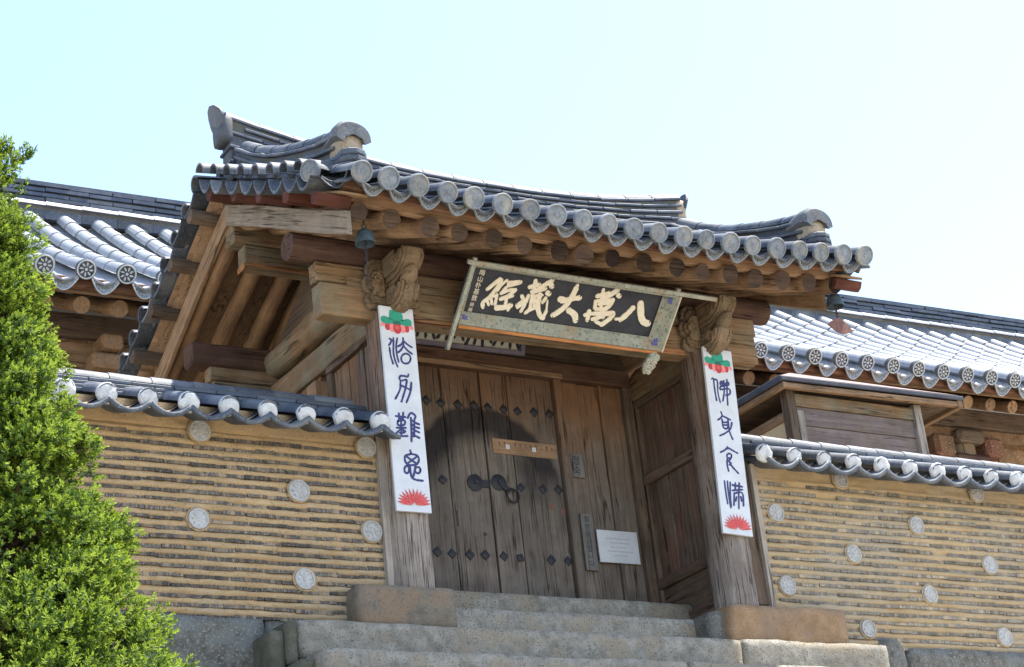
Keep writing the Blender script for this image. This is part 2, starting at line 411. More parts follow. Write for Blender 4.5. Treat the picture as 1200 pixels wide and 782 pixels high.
M['purlin'] = wood('brown red purlin', (.07, .04, .03), (.15, .09, .06), 'x', (.085, .05, .045), .6)
M['lintel'] = wood('red brown lintel', (.085, .045, .028), (.17, .095, .06), 'x', (.14, .08, .055), .5)
M['orange_lit_edge'] = wood('orange lit edge paint', (.26, .105, .04), (.42, .20, .085), 'x', (.22, .13, .08), .6)  # orange for old edge paint and for lit undersides put in as colour
def build_frame():
    for i, (x, dz) in enumerate(((CX[0], 0), (CX[1], 0))):
        o = weld(stone(*((-1.69, -.92) if i == 0 else (1.47, 2.63)), -.21, .30, -.36, -.035 if i == 0 else -.025, .010, .06, .035, 90+i).build('plinth_stone', M['granite_grey' if i == 0 else 'granite_brown'], GATE))
        o['label'] = 'brown grey foot stone' if i == 0 else 'rusty orange foot stone'
        mb = MB().tube([(x, 0, -.06+k*2.2/14) for k in range(15)], [.172-.010*k/14 for k in range(15)], 28, wob=.05, seed=i)
        P('column', mb, 'column', 0, True)
        P('column', MB().tube([(x, 2.0, .1+k*.5) for k in range(5)], .16, 16), 'column', 0, True)
        P('door_post', MB().box(x-.085 if i else x-.165, x+.085, .93, 1.09, .17, 1.95 if i == 0 else 2.3), 'orange_z' if i == 0 else 'dark_z')
    # stub stone beside the right foot, dark
    weld(stone(1.36, 1.60, -.12, .3, -.36, -.06, .02, .06, .05, 97).build('plinth_stone', M['granite_dark'], GATE))
    for y in (0.0, 2.0):
        P('tie_beam', MB().beam((-1.74, y, 2.165), (2.28, y, 2.225), .15, .26, n=8, wob=.008, seed=y), 'beam_x', .012)
        if y == 0: P('painted_lit_edge', MB().beam((-.98, -.0785, 2.065), (1.52, -.0785, 2.105), .008, .045), 'orange_lit_edge', .002)  # leftover orange paint together with the lit beam underside, painted as a strip
        P('purlin_support', MB().beam((-1.76, y, 2.385), (2.31, y, 2.43), .12, .155, n=8, wob=.006, seed=y+3), 'beam_x', .01)
        if y == 0: P('purlin', MB().tube([(-1.95+k*.4425, y, 2.575+.004*k) for k in range(11)], .108, 18, wob=.05, seed=2), 'purlin', 0, True)
        else: P('purlin', MB().beam((-1.93, y, 2.52), (2.45, y, 2.555), .17, .20), 'purlin', .02)
    # lighter joint block at the left end of the support, and pegs
    P('joint_block', MB().box(-1.52, -1.36, -.085, .0, 2.285, 2.36), 'beam_x', .006)
    P('ridge_beam', MB().beam((-1.95, 1, 3.145), (2.5, 1, 3.17), .16, .19), 'beam_x', .01)
    P('ridge_support', MB().beam((-1.86, 1, 2.95), (2.42, 1, 2.97), .13, .19), 'beam_x', .01, label='green grey painted bar under the ridge beam with its lit lower edge painted orange')
    P('painted_lit_edge', MB().beam((-1.855, .932, 2.872), (2.4, .932, 2.89), .008, .03), 'orange_lit_edge', .002)  # lit bottom face of the ridge support, painted on as an orange strip
    P('painted_lit_edge', MB().beam((-1.865, .934, 2.86), (-1.865, 1.066, 2.86), .008, .05), 'orange_lit_edge', .002)  # the same lit bottom face painted across the left end
    for i, x in enumerate(CX):
        s = -1 if i == 0 else 1
        pts = [(x+.0*k, -.05+k*.30, 2.40+.03*sin(k*.8)+(.03*k if k < 5 else .12)-.0) for k in range(9)]
        P('cross_beam', MB().tube(pts, [.10, .11, .12, .125, .125, .12, .12, .115, .105], 16, wob=.10, seed=5+i), 'beam_y', 0, True, label='rough round cross beam')
        P('side_beam', MB().beam((x, .1, 2.16), (x, 1.95, 2.20), .13, .22, n=6, wob=.01, seed=i), 'beam_y', .012)
        P('gable_board', MB().prism([(.05, 2.55), (1.95, 2.55), (1.0, 3.2)], 'x', x-.02, x+.02), 'dark_y', 0)
        # side wall: rails, stiles and upright planks
        xi = x-.05*s
        for z0, z1 in ((.40, .49), (1.31, 1.39), (2.0, 2.055)):
            P('rail', MB().box(x-.07, x+.07, .16, .93, z0, z1), 'rail', .008)
        for y0 in (.155, .865):
            P('stile', MB().box(x-.06, x+.06, y0, y0+.07, -.02 if y0 < .5 else .17, 2.0), 'dark_z', .006)
        P('sill_board', MB().box(x-.035, x+.035, .12, .93, .0, .42), 'dark_y', .006)
        P('sill_bar', MB().beam((x-.02*s, .05, .02), (x-.02*s, .95, .12), .15, .10), 'rail', .01)
        n = 5; w = .64/n
        for k in range(n):
            y0 = .225+k*w
            for z0, z1 in ((.48, 1.31), (1.39, 2.0)):
                P('wall_plank', MB().box(x-.025-.006*(k % 2), x+.025+.006*(k % 2), y0+.003, y0+w-.004, z0, z1), 'redpanel' if (i == 1 or k < 2) else 'plank_z', .004)
        P('wall_panel', MB().box(x-.03, x+.03, .12, .95, 2.05, 2.10), 'dark_y', .003)
        for k in range(5):
            y0 = 1.09+k*.166
            P('wall_plank', MB().box(x-.03-.006*(k % 2), x+.03, y0+.003, y0+.162, .2, 2.06), 'plank_z', .004)
build_frame()

def build_brackets():
    def scroll(c, r0, turns, x, sgn=1):
        return [(x, c[0]+sgn*r0*(1-k/26*.82)*cos(k*turns*2*pi/26), c[1]+r0*(1-k/26*.82)*sin(k*turns*2*pi/26)) for k in range(27)]
    low = [(0, 2.07), (-.16, 2.05), (-.25, 2.065), (-.33, 2.11), (-.39, 2.19), (-.40, 2.235), (-.36, 2.25), (-.31, 2.225), (-.27, 2.235), (-.24, 2.27), (0, 2.27)]
    up = [(0, 2.27), (-.24, 2.265), (-.33, 2.285), (-.42, 2.33), (-.485, 2.40), (-.50, 2.46), (-.46, 2.49), (-.40, 2.46), (-.36, 2.45), (-.32, 2.475), (-.30, 2.52), (0, 2.52)]
    for x in CX:
        # stacked arms reaching out under the eaves: a core with two stepped leaves on each cheek
        def shrink(poly, k, dy=0, dz=0):
            cy = sum(q[0] for q in poly)/len(poly); cz = sum(q[1] for q in poly)/len(poly)
            return [(cy+(a-cy)*k+dy, cz+(b-cz)*k+dz) for a, b in poly]
        for poly, hw in ((low, .045), (up, .06)):
            poly = poly[::-1]
            P('carved_bracket', MB().prism(poly, 'x', x-hw, x+hw), 'carved', .006)
            for sg in (-1, 1):
                for k, (f, a, b) in enumerate(((.84, hw, hw+.022), (.58, hw+.022, hw+.042))):
                    q = shrink(poly, f, -.025*(k+1), .004)
                    P('carved_leaf', MB().prism(q, 'x', *sorted((x+sg*a, x+sg*b))), 'carved', .005)
            cy, cz = (-.30, 2.165) if hw < .05 else (-.36, 2.385)
            for q in (-hw-.043, hw+.043): P('scroll', MB().tube(scroll((cy, cz), .05, 1.4, x+q), .007, 6), 'carved', 0, True)
        # cloud shaped wings lying along the tie beam, cut in three steps
        for sg in (-1, 1):
            wing = [(.04, 2.10), (.12, 2.085), (.15, 2.11), (.19, 2.095), (.235, 2.15), (.225, 2.20), (.195, 2.225), (.235, 2.25), (.25, 2.31), (.225, 2.36), (.185, 2.365), (.215, 2.41), (.20, 2.47), (.15, 2.51), (.04, 2.51)]
            for f, a, b in ((1, -.125, -.085), (.80, -.158, -.125), (.52, -.185, -.158)):
                wq = shrink(wing, f, -.012*(f < 1), 0); wq = [(x+sg*u, v) for u, v in wq]
                P('bracket_wing', MB().prism(wq[::-1] if sg > 0 else wq, 'y', a, b), 'carved', .005)
            for (dx, z0, r) in ((.15, 2.19, .04), (.15, 2.33, .045)):
                P('scroll', MB().tube([(x+sg*(dx+r*(1-k/20*.8)*cos(k*.42)), -.186 if z0 > 2.25 else -.16, z0+r*(1-k/20*.8)*sin(k*.42)) for k in range(21)], .007, 6), 'carved', 0, True)
        P('bud', MB().lathe([(.012, -.10), (.05, -.07), (.066, -.02), (.055, .03), (.03, .07), (.01, .09)], 14, Matrix.Translation((x, -.40, 2.285)) @ Matrix.Rotation(radians(62), 4, 'X')), 'carved', 0, True)
build_brackets()

def build_door_wall():
    def door_leaf(edges):
        seam = edges[-1] if edges[0] < 0 else edges[0]
        xm = (edges[0]+edges[-1])/2
        leaf = P('door_leaf', MB().box(edges[0]+.01, edges[-1]-.01, .985, 1.005, .24, 2.18), 'dark_z', .002)
        for a, b in zip(edges[:-1], edges[1:]):
            P('door_plank', MB().box(a+.003, b-.003, .93+rng.uniform(-.003, .004), .984, .235, 2.185), 'door', .004, parent=leaf)
        return leaf
    left = door_leaf([-.55, -.20, .155]); right = door_leaf([.165, .415, .855])
    diamond = MB(); s = .046
    diamond.add([(-s, 0, 0), (0, 0, -s), (s, 0, 0), (0, 0, s), (-s*.9, -.006, 0), (0, -.006, -s*.9), (s*.9, -.006, 0), (0, -.006, s*.9), (0, -.013, 0)],
                [(0, 1, 5, 4), (1, 2, 6, 5), (2, 3, 7, 6), (3, 0, 4, 7), (4, 5, 8), (5, 6, 8), (6, 7, 8), (7, 4, 8)])
    dm = diamond.mesh('stud', M['iron'])
    rows = {.612: (-.50, -.38, -.25, -.09, .05, .22, .37, .66, .82), 1.215: (-.50, -.27, .45, .66, .81), 1.88: (-.48, -.35, -.22, -.06, .09, .22, .37, .50, .66, .81)}
    for z, xs in rows.items():
        for x in xs:
            lf = left if x < .16 else right
            M4 = Matrix.Translation((x, .928, z+rng.uniform(-.006, .006))) @ Matrix.Rotation(rng.uniform(-.12, .12)+(.7 if (x == .37 and z < 1) else 0), 4, 'Y') @ Matrix.Scale(rng.uniform(.92, 1.06), 4)
            inst('stud', dm, lf, M4)
    R90 = Matrix.Rotation(radians(90), 4, 'X')
    P('lock_plate', MB().lathe([(.072, 0), (.072, .006), (.055, .012), (.02, .02), (.018, .03)], 20, Matrix.Translation((.025, .93, 1.215)) @ R90), 'iron', 0, True, parent=left)
    P('lock_tab', MB().box(.05, .15, .920, .929, 1.18, 1.245), 'iron', .003, parent=left)
    P('lock_plate', MB().lathe([(.07, 0), (.07, .006), (.052, .012), (.02, .02), (.016, .03)], 20, Matrix.Translation((.245, .93, 1.235)) @ R90), 'iron', 0, True, parent=right)
    P('hasp', MB().beam((.24, .916, 1.23), (.335, .912, 1.165), .05, .012, up=(0, 1, 0)), 'iron', .003, parent=right)
    P('ring_handle', MB().tube([(.352+.056*cos(k*2*pi/24), .905-.004*sin(k), 1.125+.056*sin(k*2*pi/24)) for k in range(25)], .0085, 8, caps=False), 'iron', 0, True, parent=right)
    P('keyhole', MB().box(-.175, -.165, .9265, .9275, .84, .97), 'iron', 0, parent=left)
    P('knot_hole', MB().lathe([(.014, 0), (.012, .002)], 10, Matrix.Translation((.07, .9285, .79)) @ R90), 'iron', 0, parent=left)
    for x, z, a in ((.735, 1.07, .5), (.835, 1.03, .25)):
        P('scar', MB().lathe([(.03, 0), (.024, .003), (.012, .002)], 12, Matrix.Translation((x, .9285, z)) @ Matrix.Rotation(a, 4, 'Y') @ Matrix.Diagonal((.7, 1, 1.25, 1)) @ R90), 'rust', 0, parent=right)
    # frame
    P('jamb', MB().box(.86, .935, .88, 1.06, .2, 2.2), 'plank_z', .008)
    P('jamb', MB().box(-.635, -.56, .88, 1.06, .2, 2.2), 'plank_z', .008)
    P('lintel', MB().box(-1.08, 1.63, .86, 1.05, 2.185, 2.335), 'lintel', .01)
    P('lintel_lip', MB().box(-1.08, .93, .846, .858, 2.18, 2.225), 'orange_x', .004)
    P('door_sill', MB().box(-1.08, 1.63, .86, 1.06, .18, .262), 'dark_x', .01)
    for a, b, d in ((.94, 1.115, .0), (1.12, 1.33, .012), (1.338, 1.548, -.004)):
        P('panel_plank', MB().box(a, b, .925+d, .975, .26, 2.185), 'plank_z', .005)
    P('cover_strip', MB().box(1.318, 1.352, .905, .93, .26, 2.185), 'plank_z', .005)
    P('corner_post', MB().box(1.55, 1.635, .87, 1.05, .2, 2.185), 'dark_z', .008)
    for a, b in ((-1.08, -.86), (-.856, -.64)):
        P('panel_plank', MB().box(a, b, .93, .975, .26, 2.185), 'plank_z', .005)
    for k in range(3):
        P('header_board', MB().box(-1.08, 1.63, .93+.006*(k % 2), .98, 2.338+k*.205, 2.538+k*.205), 'dark_x', .005)
build_door_wall()

# ------------------------------------------------------------------ gate roof
X0, PITCH, NROW = -1.97, .2255, 21
def frame_(Pt, X, Y):
    X = Vector(X).normalized(); Y = Vector(Y); Y = (Y-X*Y.dot(X)).normalized(); Z = X.cross(Y)
    m = Matrix((X, Y, Z)).transposed().to_4x4(); m.translation = Vector(Pt); return m
def cover_tile(r, L, n=8, thick=.016, name='roof_tile', mat='tile', r2=None):
    mb = MB(); r2 = r2 or r*.9; vs = []; fs = []
    for (yy, ro) in ((0, r), (L*.04, r*1.015), (L, r2)):
        for k in range(n+1):
            a = pi*k/n; vs.append((-ro*cos(a), yy, ro*sin(a)*1.02))
    for i in range(2):
        for k in range(n): fs.append((i*(n+1)+k, (i+1)*(n+1)+k, (i+1)*(n+1)+k+1, i*(n+1)+k+1))
    b = len(vs)
    for (yy, ro) in ((0, r-thick), (L, r2-thick)):
        for k in range(n+1):
            a = pi*k/n; vs.append((-ro*cos(a), yy, ro*sin(a)))
    for k in range(n):
        fs.append((b+k, b+k+1, b+n+1+k+1, b+n+1+k))
        fs.append((k, k+1, b+k+1, b+k))
    mb.add(vs, fs)
    return mb.mesh(name, M[mat], True)
def end_disc(r, mats, petals=0, ring=True, name='end_tile', spokes=0):
    """round end tile, face towards local -Y"""
    mb = MB(); R = Matrix.Rotation(radians(90), 4, 'X')
    mb.lathe([(r, -.02), (r, .006), (r*.93, .012), (r*.82, .010), (r*.80, .004), (r*.55, .005), (.002, .006)], 22, R)
    if petals:
        w = 1
        mb.tube([(r*.86*cos(k*2*pi/22), -.012, r*.86*sin(k*2*pi/22)) for k in range(23)], r*.085, 5, w, False)
        mb.lathe([(r*.16, .0), (r*.15, .012), (.002, .014)], 8, R, w)
        for k in range(petals):
            a = 2*pi*k/petals
            mb.tube([(r*(.28+.2*q)*cos(a+.05*q), -.010, r*(.28+.2*q)*sin(a+.05*q)) for q in range(3)], [r*.05, r*.12, r*.05], 5, w)
    else:
        mb.lathe([(r*.22, .004), (r*.2, .010), (.002, .011)], 10, R)
        for k in range(spokes):
            a = 2*pi*k/8
            mb.tube([(r*.32*cos(a), -.003, r*.32*sin(a)), (r*.66*cos(a), -.003, r*.66*sin(a))], [r*.05, r*.13], 5)
    return mb.mesh(name, [M[k] for k in mats], True)
def drop_plate(w, mats, sag=.045, drop=.055, name='drop_tile'):
    """crescent plate hanging at the mouth of a channel tile, face towards -Y"""
    mb = MB(); n = 10; top = []; bot = []
    for k in range(n+1):
        t = -1+2*k/n
        zt = -sag*(1-t*t)
        zb_ = zt-drop*(1-.55*t*t)
        top.append((t*w/2, .04*(1-t*t), zt)); bot.append((t*w/2*.97, .032*(1-t*t)-.022, zb_))
    vs = top+bot+[(a, b+.014, c) for a, b, c in top]+[(a, b+.014, c) for a, b, c in bot]
    q = n+1; fs = []
    for k in range(n):
        fs += [(k, k+1, q+k+1, q+k), (2*q+k, 3*q+k, 3*q+k+1, 2*q+k+1), (q+k, q+k+1, 3*q+k+1, 3*q+k), (k, 2*q+k, 2*q+k+1, k+1)]
    fs += [(0, q, 3*q, 2*q), (n, 2*q+n, 3*q+n, q+n)]
    mb.add(vs, fs)
    mb.tube([(a, b-.004, c+.006) for a, b, c in bot], .0055, 5, 1)
    mb.tube([(a, b-.006, c-.004) for a, b, c in top], .0045, 5, 1)
    for k in range(7):
        t = -.72+k*.24
        zt = -sag*(1-t*t); zz = zt-drop*(1-.55*t*t)*.5
        yo = .036*(1-t*t)-.017
        mb.tube([(t*w/2-.006, yo, zz-.012), (t*w/2+.007, yo-.003, zz), (t*w/2-.004, yo+.003, zz+.012)], [.003, .005, .003], 4, 1)
    return mb.mesh(name, [M[k] for k in mats], True)

def build_gate_roof():
    rt = cover_tile(.074, .36)
    rt2 = cover_tile(.074, .36, name='roof_tile')
    ed = end_disc(.080, ('tile_end',))
    dp = drop_plate(.20, ('pattern', 'rim'), .050, .082)
    nseg = 7
    for side in (-1, 1):
        for i in range(NROW):
            x = X0+PITCH*i+rng.uniform(-.012, .012)
            ds = [2.25-k*(2.09/nseg) for k in range(nseg+1)]
            for k in range(nseg):
                d0, d1 = ds[k], ds[k+1]
                a = Vector((x, GY+side*d0, zb(x, max(0, d0))+.03)); b = Vector((x, GY+side*d1, zb(x, d1)+.03))
                Mx = frame_(a, (-side, 0, 0), b-a)
                inst('roof_tile', rt, GATE, Mx @ Matrix.Rotation(rng.uniform(-.03, .03), 4, 'Y'))
            if side == -1:
                a = Vector((x, GY-2.255, zb(x, 2.2)+.012)); b = Vector((x, GY-1.9, zb(x, 1.9)+.03))
                Mx = frame_(a, (1, 0, 0), b-a)
                inst('end_tile', ed, GATE, Mx @ Matrix.Translation((0, -.005, -.004)) @ Matrix.Rotation(rng.uniform(0, 6), 4, 'Y') @ Matrix.Rotation(rng.uniform(-.10, .10), 4, 'X') @ Matrix.Rotation(rng.uniform(-.08, .08), 4, 'Z') @ Matrix.Scale(rng.uniform(.95, 1.05), 4))
                if i < NROW-1:
                    xm = x+PITCH/2
                    a = Vector((xm, GY-2.20, zb(xm, 2.2)+.014)); b = Vector((xm, GY-1.9, zb(xm, 1.9)-.012))
                    inst('drop_tile', dp, GATE, frame_(a, (1, 0, 0), (b-a)+Vector((0, .0, -.02))) @ Matrix.Rotation(rng.uniform(-.05, .05), 4, 'Y'))
        # channel tiles as one laid sheet
        mb = MB(); nx = (NROW)*6
        def f(u, v):
            x = X0-PITCH*.5+u*PITCH*NROW; d = 2.19*(1-v)
            p = (x-X0)/PITCH
            return (x, GY+side*d, zb(x, d)-.028+.028*cos(2*pi*p)+.006*((d*7) % 1))
        mb.grid(f, nx, 16)
        o = kind(P('channel_tiles', mb, 'tile', 0, True), 'stuff')
        s = o.modifiers.new('thick', 'SOLIDIFY'); s.thickness = .022; s.offset = -1 if side == -1 else 1
        # boards under the tiles
        mb = MB()
        def sof(u, v):
            x = -2.02+u*4.60; d = 2.10*(1-v)
            z = zb(x, d)-.085-.02*min(1, v*4)
            return (x, GY+side*d, z)
        mb.grid(sof, 22, 12)
        o = P('soffit', mb, 'orange_y', 0, True)
        s = o.modifiers.new('thick', 'SOLIDIFY'); s.thickness = .02; s.offset = 1 if side == -1 else -1
        y = GY+side*2.11
        mb = MB(); n = NROW*6; vs = []; fs = []
        for k in range(n+1):
            x = X0-PITCH*.3+PITCH*(NROW-.4)*k/n; p = (x-X0)/PITCH
            ztop = zb(x, 2.11)-.055+.026*cos(2*pi*p); zbot = zb(x, 2.11)-.098
            vs += [(x, y, zbot), (x, y, ztop), (x, y-side*.03, ztop), (x, y-side*.03, zbot)]
            if k:
                for j in range(4): fs.append((4*k-4+j, 4*k-4+(j+1) % 4, 4*k+(j+1) % 4, 4*k+j))
        fs += [(0, 1, 2, 3), (4*n+3, 4*n+2, 4*n+1, 4*n)]
        mb.add(vs, fs); P('wave_board', mb, 'wave', 0)
        mb = MB(); n = 14; vs = []; fs = []
        y = GY+side*1.955
        for k in range(n+1):
            x = -1.93+4.42*k/n; z0 = zb(x, 1.955)-.165
            vs += [(x, y, z0), (x, y, z0+.098), (x, y-side*.05, z0+.105), (x, y-side*.05, z0)]
            if k:
                for j in range(4): fs.append((4*k-4+j, 4*k-4+(j+1) % 4, 4*k+(j+1) % 4, 4*k+j))
        fs += [(0, 1, 2, 3), (4*n+3, 4*n+2, 4*n+1, 4*n)]
        mb.add(vs, fs); P('eave_board', mb, 'orange_x', .004)
        # rafters
        for k in range(17):
            x = -1.83+k*.2665+rng.uniform(-.025, .025)
            lift = .105*((x-GX)/2.3)**2*.8+.006*(x-GX)
            e = Vector((x+rng.uniform(-.02, .02), GY+side*(1.965+rng.uniform(-.025, .02)), 2.362+lift))
            a = Vector((x, GY+side*.02, 3.25+.2*lift))
            r0 = rng.uniform(.066, .078)
            pts = [a.lerp(e, q/8) for q in range(9)]
            mb = MB().tube(pts, [r0*(1+.06*sin(q*1.7+k)) for q in range(9)], 14, mcap=1, wob=.12, seed=k+30*(side > 0))
            P('rafter', mb, ('rafter' if side < 0 else 'rafter_rear', 'rafter_end'), 0, True)
build_gate_roof()

def build_gable(sx):
    """barge boards, block ends, verge tiles and descending ridges of one gable; sx = -1 left, 1 right"""
    xb = -1.955 if sx < 0 else 2.50            # face of the barge board
    def X(o): return xb+sx*o
    for side in (-1, 1):
        # barge board
        n = 8; mb = MB(); vs = []; fs = []
        for k in range(n+1):
            d = (2.0 if sx < 0 or side > 0 else 1.75)*k/n
            zt = 3.40-.505*d+.012*sin(d*3); 
            vs += [(X(-.02), GY+side*d, zt-.185), (X(.02), GY+side*d, zt-.185), (X(.02), GY+side*d, zt), (X(-.02), GY+side*d, zt)]
            if k:
                for j in range(4): fs.append((4*k-4+j, 4*k-4+(j+1) % 4, 4*k+(j+1) % 4, 4*k+j))
        fs += [(0, 1, 2, 3), (4*n+3, 4*n+2, 4*n+1, 4*n)]
        mb.add(vs, fs); P('barge_board', mb, ('barge_front' if sx < 0 else 'rafter') if side < 0 else 'barge_rear', .005)
        # block ends under the verge
        for k in range(5):
            d = .20+k*.44
            z = 3.40-.505*d+.055
            mb = MB(); Mt = Matrix.Translation((X(.08), GY+side*d, z)) @ Matrix.Rotation(-side*atan2(.505, 1), 4, 'X')
            h = .045
            mb.prism([(-.055, h), (-.055, -h*.2), (-.03, -h), (.03, -h), (.055, -h*.2), (.055, h)], 'x', -.16, .105)
            mb.v = [tuple(Mt @ Vector(p)) for p in mb.v]
            P('verge_block', mb, 'red' if side < 0 else 'dark_x', .004)
        # board over the blocks
        mb = MB()
        mb.grid(lambda u, v: (X(-.1+.205*u), GY+side*2.12*v, 3.40-.505*2.12*v+.105+.02*(v*v)), 2, 12)
        o = P('verge_board', mb, 'orange_x', 0, True); s = o.modifiers.new('t', 'SOLIDIFY'); s.thickness = .018; s.offset = 0
        # verge tiles pointing outwards
        vt = VT; ct = VC
        nv = 8 if side < 0 else 9
        rc = (.26 if side < 0 else .215) if sx < 0 else .15
        for k in range(nv):
            d = .10+k*.243
            yy = GY+side*d; zz = zb(xb, d)+.045
            a = Vector((X(rc+rng.uniform(-.012, .012)), yy, zz-.012)); b = Vector((X(-.1), yy, zz+.03))
            Mx = frame_(a, (0, -sx*-1 if sx > 0 else -1, 0), b-a)
            if Mx.col[2][2] < 0: Mx = Mx @ Matrix.Rotation(pi, 4, 'Y')
            # lean with the slope
            Mx = Mx @ Matrix.Rotation((1 if (Mx.col[0][1]*side) > 0 else -1)*.46, 4, 'Y')
            inst('verge_tile', vt, GATE, Mx)
            d2 = d+.12; yy = GY+side*d2; zz = zb(xb, d2)-.01
            a = Vector((X(rc+.02+rng.uniform(-.012, .012)), yy, zz-.012)); b = Vector((X(-.1), yy, zz+.02))
            Mx = frame_(a, (0, -1, 0), b-a)
            if Mx.col[2][2] < 0: Mx = Mx @ Matrix.Rotation(pi, 4, 'Y')
            Mx = Mx @ Matrix.Rotation((1 if (Mx.col[0][1]*side) > 0 else -1)*.46, 4, 'Y')
            inst('verge_channel', ct if side < 0 else VR, GATE, Mx)
        # descending ridge
        xr = -1.83 if sx < 0 else 2.42
        path = [(.12, 3.93), (.40, 3.74), (.75, 3.545), (1.1, 3.40), (1.4, 3.285), (1.62, 3.215), (1.80, 3.165)]
        if sx > 0: path = [(d, z-.0+.0) for d, z in path]
        def pt(d):
            for (d0, z0), (d1, z1) in zip(path[:-1], path[1:]):
                if d <= d1: return z0+(z1-z0)*(d-d0)/(d1-d0)
            return path[-1][1]
        # core
        mb = MB(); n = 14; vs = []; fs = []
        for k in range(n+1):
            d = .1+1.72*k/n; z1 = pt(max(d, .12))-.10; z0 = zb(xr, d)-.01
            vs += [(xr-.075, GY+side*d, z0), (xr+.075, GY+side*d, z0), (xr+.07, GY+side*d, z1), (xr-.07, GY+side*d, z1)]
            if k:
                for j in range(4): fs.append((4*k-4+j, 4*k-4+(j+1) % 4, 4*k+(j+1) % 4, 4*k+j))
        fs += [(0, 1, 2, 3), (4*n+3, 4*n+2, 4*n+1, 4*n)]
        mb.add(vs, fs); P('ridge_core', mb, 'tile_dark', 0)
        for layer in range(3):
            for k in range(6):
                d0, d1 = .14+k*.28, .14+(k+1)*.28-.004
                zo = -.075-layer*.072
                f0 = (d0-.1)/1.7
                a = Vector((xr, GY+side*d0, pt(d0)+zo*(1+.25*f0))); b = Vector((xr, GY+side*d1, pt(d1)+zo*(1+.25*((d1-.1)/1.7))))
                P('ridge_tile', MB().beam(a, b, .205+.012*layer+rng.uniform(-.008, .008), .026), 'tile', .006)
        for k in range(6):
            d0, d1 = .14+k*.28, .14+(k+1)*.28
            a = Vector((xr, GY+side*d1, pt(d1)-.055)); b = Vector((xr, GY+side*d0, pt(d0)-.055))
            inst('ridge_roll', ROLL, GATE, frame_(a, (-side, 0, 0), b-a))
        if side < 0:
            # upturned end tile, its bedding and the stack below
            dE = 1.72; ze = pt(1.72)
            def arch(hw, hh, notch, n=12):
                o = [(hw*cos(pi*k/n), hh*sin(pi*k/n)**.75-.02) for k in range(n+1)]
                return o+[(-hw*.62, -.05), (-hw*.5, .0)]+[(notch*cos(pi-pi*k/6), notch*.75*sin(pi*k/6)-.015) for k in range(1, 6)]+[(hw*.5, .0), (hw*.62, -.05)]
            mb = MB(); vs = []; fs = []; m = None
            for yo, zo, hw, hh, nn in ((.10, -.085, .08, .085, .03), (0, -.10, .10, .11, .04), (-.10, -.115, .125, .135, .045), (-.19, -.145, .14, .15, .05), (-.23, -.17, .135, .14, .05)):
                r_ = [(xr+a, GY-dE+yo, ze+zo+b) for a, b in arch(hw, hh, nn)]; m = len(r_)
                if vs:
                    b0 = len(vs)-m; fs += [(b0+k, b0+(k+1) % m, b0+m+(k+1) % m, b0+m+k) for k in range(m)]
                vs += r_
            fs += [tuple(range(m)), tuple(reversed(range(len(vs)-m, len(vs))))]
            mb.add(vs, fs); P('ridge_end_tile', mb, 'tile_mid', 0, True)
            weld(stone(xr-.085, xr+.085, GY-dE-.20, GY-dE+.02, ze-.28, ze-.115, .014, .05, .025, 60+sx).build('ridge_mortar', M['mortar'], GATE))
            zt = ze-.265; zl = zb(xr, 1.95)+.05
            for q in range(4):
                z0 = zl+(zt-zl)*q/4; z1 = zl+(zt-zl)*(q+1)/4-.006
                w = .125-.012*abs(q-1.2)
                P('pedestal_tile', MB().prism([(xr-w, GY-dE-.20+.02*q*0), (xr-w*.6, GY-dE-.25), (xr, GY-dE-.27), (xr+w*.6, GY-dE-.25), (xr+w, GY-dE-.20), (xr+w, GY-dE+.1), (xr-w, GY-dE+.1)], 'z', z0, z1), 'tile', .008)
            # corner tiles at the foot
            a = Vector((X(.235), GY-1.93, zb(xb, 1.95)+.03)); b = Vector((X(-.1), GY-1.78, zb(xb, 1.85)+.05))
            Mx = frame_(a, (b-a).cross(Vector((0, 0, 1))), b-a)
            inst('corner_tile', ROLL, GATE, Mx)
            inst('end_tile', ED, GATE, Mx @ Matrix.Translation((0, -.006, 0)))
            a = Vector((X(.13), GY-2.10, zb(xb, 2.1)+.02)); b = Vector((X(-.1), GY-1.93, zb(xb, 1.95)))
            Mx = frame_(a, (b-a).cross(Vector((0, 0, 1))), b-a)
            inst('corner_plate', drop_plate(.21, ('tile', 'tile'), .06, .06, 'corner_plate'), GATE, Mx)
VT = cover_tile(.078, .36, name='verge_tile')
ROLL = cover_tile(.068, .31, name='ridge_roll', r2=.062)
ED = end_disc(.084, ('tile_end',))
def channel_tile(w, L, sag):
    mb = MB(); n = 8
    def f(u, v): t = -1+2*u; return (t*w/2, v*L, sag*(t*t-1)*(1-.15*v))
    mb.grid(f, n, 1)
    b = len(mb.v)
    mb.grid(lambda u, v: (lambda p: (p[0], p[1], p[2]-.02))(f(u, v)), n, 1)
    k2 = n+1
    mb.f += [(i*2, (i+1)*2, b+(i+1)*2, b+i*2) for i in range(n)]; mb.m += [0]*n
    return mb.mesh('verge_channel', M['tile'], True)
VC = channel_tile(.225, .38, .09); VR = channel_tile(.27, .36, .03)
build_gable(-1); build_gable(1)

